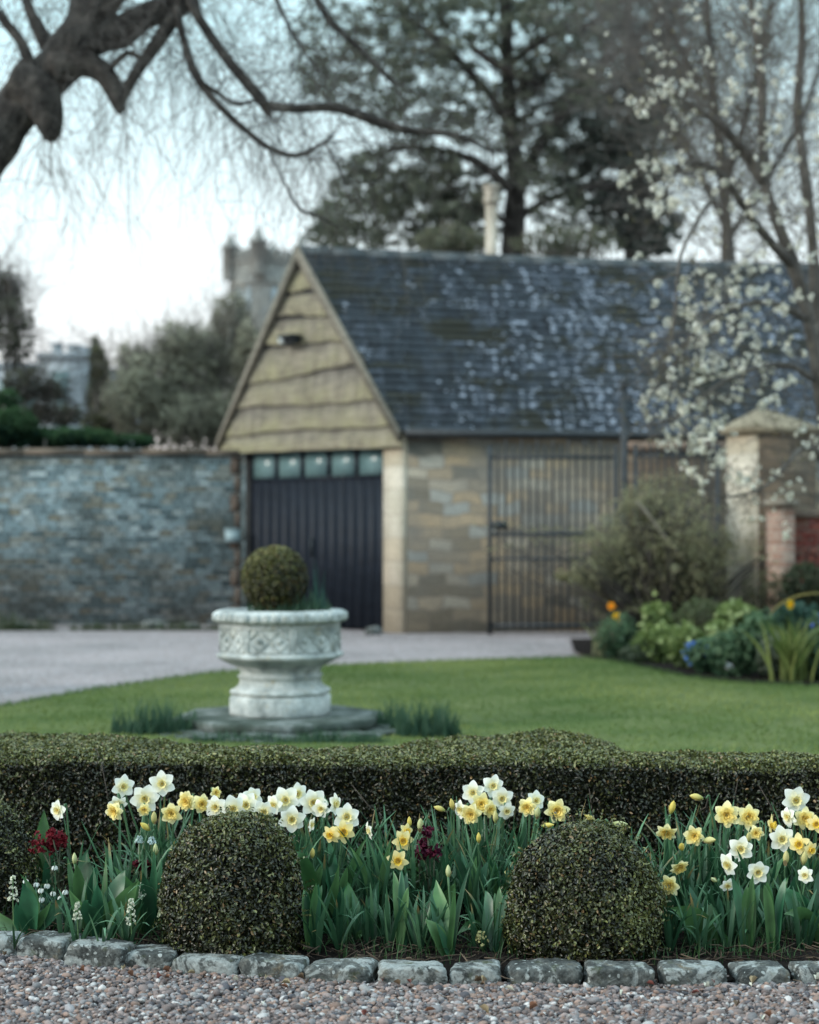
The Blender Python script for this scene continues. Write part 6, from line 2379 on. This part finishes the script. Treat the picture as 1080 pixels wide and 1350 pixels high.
# ================================================================ big bare tree reaching in from the left
OY = 13.5
ot = thing('bare_tree', 'gnarled bare old tree reaching in from the upper left with drooping twigs', 'tree', (*P(-210, 930, OY)[:2], 0))
tk = MB()
tk.smooth = True
L1 = [limb_px(tk, [(-210, 936, 62), (-190, 700, 54), (-150, 480, 50), (-80, 300, 42), (-25, 205, 36), (25, 140, 33), (60, 105, 31), (95, 66, 29), (120, 20, 28), (140, -60, 30), (150, -160, 22)], OY, 70, 12)]
L1.append(limb_px(tk, [(20, 105, 28), (48, 120, 27), (62, 150, 21), (68, 178, 12), (70, 186, 5)], OY - .1, 20, 10))
L1.append(limb_px(tk, [(70, 90, 22), (105, 82, 19), (135, 95, 16), (150, 118, 13), (157, 140, 9), (158, 150, 4)], OY - .1, 22, 10))
L1.append(limb_px(tk, [(155, 140, 7), (180, 95, 9), (215, 45, 10), (235, 10, 11), (250, -40, 12), (250, -120, 12)], OY - .1, 30, 10))
L1.append(limb_px(tk, [(95, 60, 26), (150, 42, 20), (200, 18, 16), (240, 6, 12), (262, 0, 8)], OY - .05, 24, 10))
L1.append(limb_px(tk, [(75, 80, 13), (52, 40, 10), (35, 0, 8), (25, -70, 7)], OY + .1, 18, 8))
L1.append(limb_px(tk, [(232, 10, 5), (243, 55, 5), (258, 98, 6), (285, 135, 4.5), (320, 168, 4), (355, 195, 3.6), (388, 205, 3.4), (415, 195, 2.6), (440, 178, 1.6)], OY - .3, 44, 8))
L1.append(limb_px(tk, [(262, 105, 3), (290, 125, 3), (312, 137, 3), (335, 133, 2.2), (352, 138, 1.6)], OY - .35, 20, 6))
L1.append(limb_px(tk, [(240, -30, 7), (258, 15, 6.5), (290, 65, 6.5), (322, 105, 7), (345, 132, 7.5), (355, 152, 4)], OY - .3, 34, 8))
L1.append(limb_px(tk, [(346, 138, 6.5), (385, 143, 6), (440, 142, 6), (490, 157, 6.5), (540, 172, 5), (600, 178, 3.5), (650, 200, 2)], OY - .3, 44, 8))
L1.append(limb_px(tk, [(345, -60, 3), (365, 0, 2.6), (390, 50, 2.2), (420, 95, 1.4)], OY, 20, 6))
L1.append(limb_px(tk, [(395, -50, 5), (430, 20, 5), (470, 60, 4), (520, 110, 3)], OY + .4, 24, 6))
L1.append(limb_px(tk, [(355, 200, 1.8), (375, 240, 1.6), (395, 275, 2.4), (420, 285, 2), (445, 300, 1.2)], OY - .3, 24, 6))
L1.append(limb_px(tk, [(430, 190, 1.6), (450, 230, 1.5), (462, 262, 1)], OY - .3, 14, 6))
L1.append(limb_px(tk, [(-60, 250, 13), (-120, 170, 10), (-180, 70, 8), (-230, -40, 5)], OY + .2, 18, 8))
for pp in ([(90, 70, 10), (120, 30, 9), (128, -10, 8), (120, -60, 6)], [(70, 95, 9), (110, 60, 8), (160, 60, 6), (195, 30, 5), (225, -10, 4)], [(45, 115, 9), (30, 60, 7), (0, 20, 6), (-30, -30, 5)], [(140, 95, 5), (168, 70, 4), (190, 78, 3), (205, 70, 2)], [(118, 20, 7), (150, 5, 6), (185, -20, 5)]):
    L1.append(limb_px(tk, pp, OY - .15, 20, 8))
part('trunk', tk, m_plain('old_bark', [(.3, (.016, .015, .015)), (.5, (.050, .046, .043)), (.72, (.17, .155, .14))], 7, .95, 1.0, .06), ot)
tw = MB()
spec = [(15, 40, 1.0, .3), (16, 40, 1.0, .4), (17, 40, 1.0, .3), (19, 30, .9, .2), (0, 50, 1.3, .4), (1, 20, 1.0, .6), (2, 26, 1.1, .6), (3, 34, 1.2, .5), (4, 44, 1.2, .5), (5, 20, 1.1, .3), (6, 40, .9, .9), (7, 8, .6, .8), (8, 60, 1.0, .3), (9, 95, 1.1, .1), (10, 50, 1.2, .2), (11, 70, 1.2, .1), (12, 12, .5, .6), (13, 8, .4, .5), (14, 16, .6, .2)]
for i, n_, L_, dr_ in spec:
    twig_spray(tw, L1[i], n_, L_, .0036, droop=dr_, spread=.8, seed=140 + i, col=(.085, .08, .075), forks=2, k=9)
# long weeping twigs hung across the sky
st_ = np.vstack([c_[int(len(c_) * .3):, :3] for c_ in (L1[0][20:], L1[2], L1[3], L1[4], L1[6], L1[8])])
twig_spray(tw, st_, 46, 1.8, .0032, droop=.7, spread=1.0, seed=300, col=(.11, .105, .10), forks=2, k=12)
# small buds
part('crown', tw, m_leaf('bare_twig', .9, .1, 0), ot)

# ================================================================ trees, shrubs and buildings beyond the wall
M_NEEDLE = m_leaf('conifer_needles', .7, .2, .55)
M_HAZE = m_leaf('hazy_lichen_leaf', .8, .1, .6)  # pale lichen twigs; haze also put into colour and translucency


def pads(mb, lst, y, size, wid, ca, cb, seed, dens=1.0, depth=1.0, flat=.8):
    """foliage pads at photo positions (px, py, rx, ry) spread in depth"""
    for i, (px, py, rx, ry, n_) in enumerate(lst):
        q = np.random.default_rng(seed + i)
        m_ = max(14, int(rx * ry / 15))
        for j in range(m_):
            a, r_ = q.uniform(0, 6.28), math.sqrt(q.uniform(0, 1))
            c = P(px + rx * 1.2 * r_ * math.cos(a), py + ry * 1.2 * r_ * math.sin(a), y + q.normal(0, depth))
            s_ = q.uniform(.5, 1.2)
            R_ = np.array([s_ * 10, s_ * 10, s_ * 5.5 * flat]) / F * y
            leafy(mb, c, R_, int(n_ * dens / m_), size, wid, ca, cb, seed + i * 31 + j, .05, jit=1.0)


NA, NB_ = (.060, .074, .058), (.190, .205, .150)
pt = thing('pine_tree', 'tall dark pine with a forked trunk rising behind the garage roof', 'tree', (*P(672, 750, 34)[:2], 0))
tk = MB()
tk.smooth = True
T = []
T.append(limb_px(tk, [(672, 790, 20), (674, 500, 18), (676, 335, 16), (680, 240, 13), (672, 150, 10), (668, 60, 8), (664, -60, 9), (660, -160, 5)], 34, 50, 10))
T.append(limb_px(tk, [(680, 260, 9), (705, 205, 8), (740, 150, 7), (790, 90, 6), (850, 40, 4), (900, 0, 3)], 34, 30, 8))
T.append(limb_px(tk, [(678, 180, 6), (650, 130, 6), (610, 85, 5.5), (575, 50, 5), (530, 20, 3)], 33.4, 30, 8))
T.append(limb_px(tk, [(676, 250, 7), (630, 215, 6), (590, 200, 5), (530, 195, 4), (470, 215, 2.5)], 33.8, 30, 8))
T.append(limb_px(tk, [(676, 300, 5), (640, 275, 4), (600, 280, 3), (555, 290, 2)], 33.8, 24, 6))
T.append(limb_px(tk, [(678, 290, 6), (730, 260, 5), (790, 245, 4), (850, 250, 2.5)], 34.2, 24, 6))
T.append(limb_px(tk, [(668, 90, 6), (720, 50, 5), (780, 30, 4), (840, -20, 3)], 34.2, 24, 6))
T.append(limb_px(tk, [(620, 60, 5), (655, 85, 6), (690, 100, 7), (712, 112, 5)], 32.5, 16, 8))
part('trunk', tk, M_BARKD, pt)
nd = MB()
pads(nd, [(500, 240, 54, 36, 1500), (470, 285, 44, 38, 1300), (545, 285, 60, 40, 1900), (540, 220, 54, 28, 1100), (610, 250, 46, 30, 1500), (600, 300, 50, 26, 1500), (445, 310, 34, 18, 900),
          (520, 40, 60, 40, 1700), (470, 100, 60, 34, 1300), (430, 60, 40, 60, 800), (560, 150, 60, 30, 1300), (600, 40, 60, 44, 1500), (640, 150, 50, 40, 1200), (570, 100, 40, 30, 700),
          (700, 60, 50, 40, 1500), (740, 110, 50, 36, 1700), (700, 200, 40, 40, 1200), (735, 260, 26, 40, 700), (640, -20, 110, 30, 2400), (760, 20, 60, 40, 1700)], 34, .24, .045, NA, NB_, 2000, .66)
for i, c_ in enumerate(T[1:]):
    twig_spray(nd, c_, 50, 1.8, .014, droop=.2, spread=.8, seed=500 + i, col=(.04, .037, .034), forks=2)
part('crown', nd, M_NEEDLE, pt)

ct2 = thing('cedar_tree', 'broad dark evergreen behind the blossom tree and the right of the garage', 'tree', (*P(835, 750, 37)[:2], 0))
tk = MB()
T2 = [limb_px(tk, [(838, 780, 16), (836, 400, 14), (838, 200, 11), (830, 60, 8), (826, -80, 4)], 37, 40, 8)]
for pp in ([(838, 300, 5), (800, 270, 4), (760, 262, 3)], [(838, 250, 5), (880, 230, 4), (930, 225, 2.5)], [(836, 150, 5), (790, 120, 4), (745, 115, 2)], [(834, 120, 5), (880, 90, 4), (930, 80, 2)]):
    T2.append(limb_px(tk, pp, 37, 20, 6))
part('trunk', tk, M_BARKD, ct2)
nd = MB()
pads(nd, [(800, 160, 60, 50, 3000), (800, 230, 60, 40, 3000), (840, 285, 46, 36, 2600), (855, 315, 34, 18, 1300), (850, 190, 44, 44, 2000), (790, 290, 40, 24, 700), (830, 90, 60, 50, 1900), (880, 130, 44, 50, 1300), (760, 180, 40, 40, 1300), (820, 10, 70, 36, 1500), (900, 40, 40, 40, 800)], 37, .24, .05, (.056, .072, .064), (.170, .190, .160), 2600, .8)
for i, c_ in enumerate(T2[1:]):
    twig_spray(nd, c_, 26, 1.6, .016, droop=.15, spread=.8, seed=560 + i, col=(.045, .042, .038), forks=2)
part('crown', nd, M_NEEDLE, ct2)

# bare grey tree between (fine pale twigs at upper right)
gt_ = thing('bare_tree', 'tall grey bare tree behind the blossom tree at the upper right', 'tree', (*P(960, 750, 27)[:2], 0))
tk = MB()
T3 = [limb_px(tk, [(965, 800, 12), (962, 420, 10), (955, 250, 8), (940, 120, 6), (930, -20, 4), (920, -120, 2)], 27, 40, 8),
      limb_px(tk, [(955, 250, 5), (985, 150, 4), (1010, 40, 3), (1030, -60, 2)], 27, 24, 6), limb_px(tk, [(958, 300, 5), (915, 215, 4), (870, 130, 3), (830, 40, 2)], 27, 24, 6),
      limb_px(tk, [(945, 150, 4), (900, 70, 3), (860, 0, 2)], 26.5, 18, 6), limb_px(tk, [(958, 320, 4), (1010, 240, 3.5), (1060, 150, 3), (1090, 60, 2)], 27, 20, 6)]
part('trunk', tk, M_BARK, gt_)
tw = MB()
for i, c_ in enumerate(T3):
    twig_spray(tw, c_, 130, 2.2, .009, up=.25, spread=.8, seed=620 + i, col=(.13, .125, .12), forks=2)
part('crown', tw, bpy.data.materials['grey_twig'], gt_)

# bushes along the ridge behind the garage
for i, (px, py, rx, ry, n_, y, lb) in enumerate([(600, 322, 50, 22, 700, 31, 'pale twiggy bush showing over the ridge left of the stone chimney'), (745, 320, 70, 20, 700, 31.5, 'pale twiggy bush showing over the ridge right of the pine trunk')]):
    b = np.array([*P(px, 700, y)[:2], 0])
    root = thing('tall_bush', lb, 'bush', b)
    m = MB()
    leafy(m, P(px, py, y), np.array([rx, rx * .8, ry]) / F * y, n_, .12, .05, (.06, .07, .045), (.17, .18, .12), 3000 + i, .1)
    part('foliage', m, M_SHRUB, root)
    st = MB()
    p, d = cloud(120, P(px, py - 6, y), np.array([rx, rx * .6, ry * 1.4]) / F * y, 3010 + i, .3)
    twig_fan(st, b, p, .04, (.11, .10, .085), .02, r1=.006)
    part('branch', st, bpy.data.materials['grey_twig'], root)

# pale stone chimney behind the ridge
CHY = 30.5
cc_ = P(648, 700, CHY)
chb = thing('stone_chimney', 'slender pale stone chimney stack beyond the garage ridge', 'chimney', (cc_[0], CHY, 0))
m = MB()
wz = lambda py: CAMZ + (HY - py) / F * CHY
ww = 15 / F * CHY
m.box((cc_[0], CHY, wz(268) / 2), (ww, ww, wz(268)))
M_CHIM = m_plain('pale_chimney_stone', [(.3, (.30, .27, .22)), (.7, (.50, .46, .39))], 2.5, .9, .5)
part('shaft', m, M_CHIM, chb)
m = MB()
m.box((cc_[0], CHY, (wz(268) + wz(262)) / 2), (ww * 1.35, ww * 1.35, wz(262) - wz(268)))
m.box((cc_[0], CHY, (wz(262) + wz(250)) / 2), (ww * 1.15, ww * 1.15, wz(250) - wz(262)))
m.box((cc_[0], CHY, (wz(250) + wz(245)) / 2), (ww * 1.4, ww * 1.4, wz(245) - wz(250)))
part('cap', m, M_CHIM, chb)

# church tower far behind
TY = 118.0
tx = lambda px: (px - CX) / F * TY
tz = lambda py: CAMZ + (HY - py) / F * TY
M_TOWER = m_stone_wall('tower_stone', [(0, (.16, .165, .155)), (.5, (.235, .235, .215)), (1, (.20, .21, .205))], (.17, .17, .16), .8, .4, .5, stain=(.15, .155, .15))
tw_ = thing('church_tower', 'battlemented church tower with pinnacles far behind the garage gable', 'church tower', (tx(350), TY, 0))
tb0 = np.array([tx(345), TY - 2.6])
tl0 = np.array([tx(303), TY])
tr0 = np.array([tx(398), TY + .5])
m = MB()
ZP = tz(346)
m.prism(np.array([v3(tb0, 0), v3(tr0, 0), v3(tl0 + tr0 - tb0, 0), v3(tl0, 0)]), (0, 0, ZP))
part('wall', m, M_TOWER, tw_)
m = MB()
ctr = (tl0 + tr0) / 2
corners = [tb0, tr0, tl0 + tr0 - tb0, tl0]
for z in (tz(380), tz(350)):
    m.prism(np.array([v3(ctr + (q - ctr) * 1.04, z) for q in corners]), (0, 0, .28))
part('string_course', m, M_TOWER, tw_)
m = MB()
for e in range(4):
    a_, b_ = corners[e], corners[(e + 1) % 4]
    L_ = np.linalg.norm(b_ - a_)
    nm = 5
    dd = unit(b_ - a_)
    nn = np.array([-dd[1], dd[0]])
    for j in range(nm):
        s0 = (j + .22) / nm * L_
        wall_seg(m, a_ + dd * s0 + nn * .02, a_ + dd * (s0 + L_ / nm * .56) + nn * .02, ZP - .01, ZP + .75, .3)
part('battlement', m, M_TOWER, tw_)
for q in corners:
    m = MB()
    q2 = ctr + (q - ctr) * .97
    octo(m, [(.42, ZP - 1.2), (.42, ZP + .9), (.5, ZP + .95), (.5, ZP + 1.1), (.3, ZP + 1.2), (.04, ZP + 2.0)], v3(q2, 0), sides=4)
    part('pinnacle', m, M_TOWER, tw_)
for e in (0, 3):
    a_, b_ = corners[e], corners[(e + 1) % 4]
    mid = (a_ + b_) / 2
    dd = unit(b_ - a_)
    nn = np.array([dd[1], -dd[0]])
    for sh in (-.55, .55):
        m = MB()
        w = .32
        z0, z1 = tz(415), tz(392)
        arch = [v3(mid + dd * (sh - w) + nn * .03, z0), v3(mid + dd * (sh + w) + nn * .03, z0)] + [v3(mid + dd * (sh + w * math.cos(t)) + nn * .03, z1 + w * 1.5 * math.sin(t)) for t in np.linspace(0, math.pi, 9)]
        m.prism(np.array(arch), v3(nn, 0) * .05)
        part('louvre_window', m, m_plain('louvre', [(.3, (.22, .28, .31)), (.7, (.33, .39, .42))], 3, .7, .2) if 'louvre' not in bpy.data.materials else bpy.data.materials['louvre'], tw_)

# distant grey stone house behind the left wall
HYd = 66.0
hx = lambda px: (px - CX) / F * HYd
hz = lambda py: CAMZ + (HY - py) / F * HYd
M_HOUSE = m_stone_wall('pale_house_stone', [(0, (.26, .30, .33)), (.5, (.34, .38, .41)), (1, (.30, .34, .38))], (.30, .33, .35), .7, .3, .3)
hs = thing('stone_house', 'pale blue-grey stone house with a flat parapet beyond the left wall', 'house', (hx(70), HYd, 0))
m = MB()
m.box((hx(45), HYd + 2.5, hz(485) / 2), (hx(165) - hx(-75), 5, hz(485)))
m.box((hx(82), HYd + 2.2, hz(474) / 2), (hx(112) - hx(52), 5.0, hz(474)))
part('wall', m, M_HOUSE, hs)
m = MB()
m.box((hx(82), HYd + 2.2, hz(474) + .12), (hx(114) - hx(50), 5.2, .22))
m.box((hx(0), HYd + 2.5, hz(485) + .1), (hx(50) - hx(-75), 5.2, .18))
part('parapet', m, M_HOUSE, hs)
for px, w, t_ in ((60, .32, 453), (84, .5, 455), (97, .4, 458)):
    m = MB()
    m.box((hx(px), HYd + 2.2, (hz(474) + hz(t_)) / 2 + .15), (w, .6, hz(t_) - hz(474)))
    m.box((hx(px), HYd + 2.2, hz(t_) + .2), (w + .12, .72, .1))
    part('chimney', m, M_HOUSE, hs)
for px, py in ((10, 520), (45, 520), (82, 510), (82, 545), (130, 520)):
    m = MB()
    m.box((hx(px), HYd - .30 if 52 < px < 112 else HYd, hz(py)), (.62, .06, 1.1))
    part('window', m, bpy.data.materials['old_window_glass'], hs)


def bush(name, label, cat, y, blobs, size, wid, ca, cb, seed, twigs=0, tcol=(.09, .085, .075), base_px=None, twl=.5):
    px0 = base_px or blobs[0][0]
    b = np.array([*P(px0, 700, y)[:2], 0])
    root = thing(name, label, cat, b)
    m = MB()
    tips = []
    for i, (px, py, rx, ry, n_) in enumerate(blobs):
        c = P(px, py, y + .4 * math.sin(i * 1.9))
        R_ = np.array([rx, rx * .8, ry]) / F * y
        if n_:
            leafy(m, c, R_, n_, size, wid, ca, cb, seed + i * 7, .1, jit=1)
        if twigs:
            p, d = cloud(twigs, c, R_ * 1.12, seed + 300 + i, .5)
            tips.append(p)
    if m.v:
        part('crown', m, M_HAZE, root)
    st = MB()
    cs = [P(q[0], q[1], y) for q in blobs]
    for i, c in enumerate(cs):
        st.tubes(smooth_curve([b + RNG.normal(0, .1, 3) * np.array([1, 1, 0]), b * .5 + c * .5 + RNG.normal(0, .1, 3), c], 8), np.linspace(.06, .02, 8)[None], 6, tcol)
        if twigs:
            twig_fan(st, c, tips[i], .012, tcol, .06, r1=.003, sides=3)
            sub = tips[i][RNG.integers(0, len(tips[i]), len(tips[i]))]
            st.tubes(np.stack([sub, sub + RNG.normal(0, twl * .4, sub.shape), sub + RNG.normal(0, twl * .7, sub.shape) + np.array([0, 0, twl * .4])], 1), np.array([[.005, .004, .002]]), 3, tcol, cap=False)
    part('trunk', st, bpy.data.materials['grey_twig'], root)
    return root


bush('twiggy_bush', 'big grey-green twiggy bush behind the wall left of the gable', 'bush', 29, [(230, 510, 70, 62, 1700), (285, 490, 56, 70, 1700), (185, 535, 50, 45, 1700), (265, 555, 80, 40, 2200), (305, 430, 30, 50, 500), (240, 455, 40, 30, 500), (330, 480, 24, 60, 700), (180, 480, 30, 30, 300)],
     .13, .045, (.17, .175, .135), (.44, .44, .34), 4000, 160, (.14, .135, .115))  # leaf tones raised pale to imitate haze over the bush
bush('young_conifer', 'narrow dark conifer beyond the wall between house and twiggy bush', 'conifer', 30, [(135, 560, 26, 26, 900), (134, 525, 20, 26, 700), (131, 495, 14, 22, 420), (128, 472, 9, 18, 220), (126, 455, 5, 12, 90)], .13, .04, (.05, .058, .035), (.14, .15, .085), 4200, 20)
bush('ivy_bush', 'dark green ivy and laurel spilling over the top of the left wall', 'bush', 24.6, [(10, 565, 44, 26, 1400), (60, 578, 50, 14, 1000), (110, 578, 44, 12, 700), (165, 582, 40, 8, 400), (5, 535, 24, 24, 500)], .09, .05, (.010, .030, .022), (.05, .10, .045), 4300, 0)
bush('loose_tree', 'thin branching tree in front of the distant house at far left', 'tree', 27, [(20, 440, 26, 50, 420), (-10, 400, 34, 60, 600), (35, 505, 30, 26, 260), (65, 515, 20, 14, 160), (15, 380, 20, 30, 140), (55, 545, 26, 16, 240), (90, 548, 20, 14, 160)], .11, .045, (.05, .058, .05), (.15, .16, .12), 4400, 70, (.065, .06, .055), base_px=-15, twl=.7)
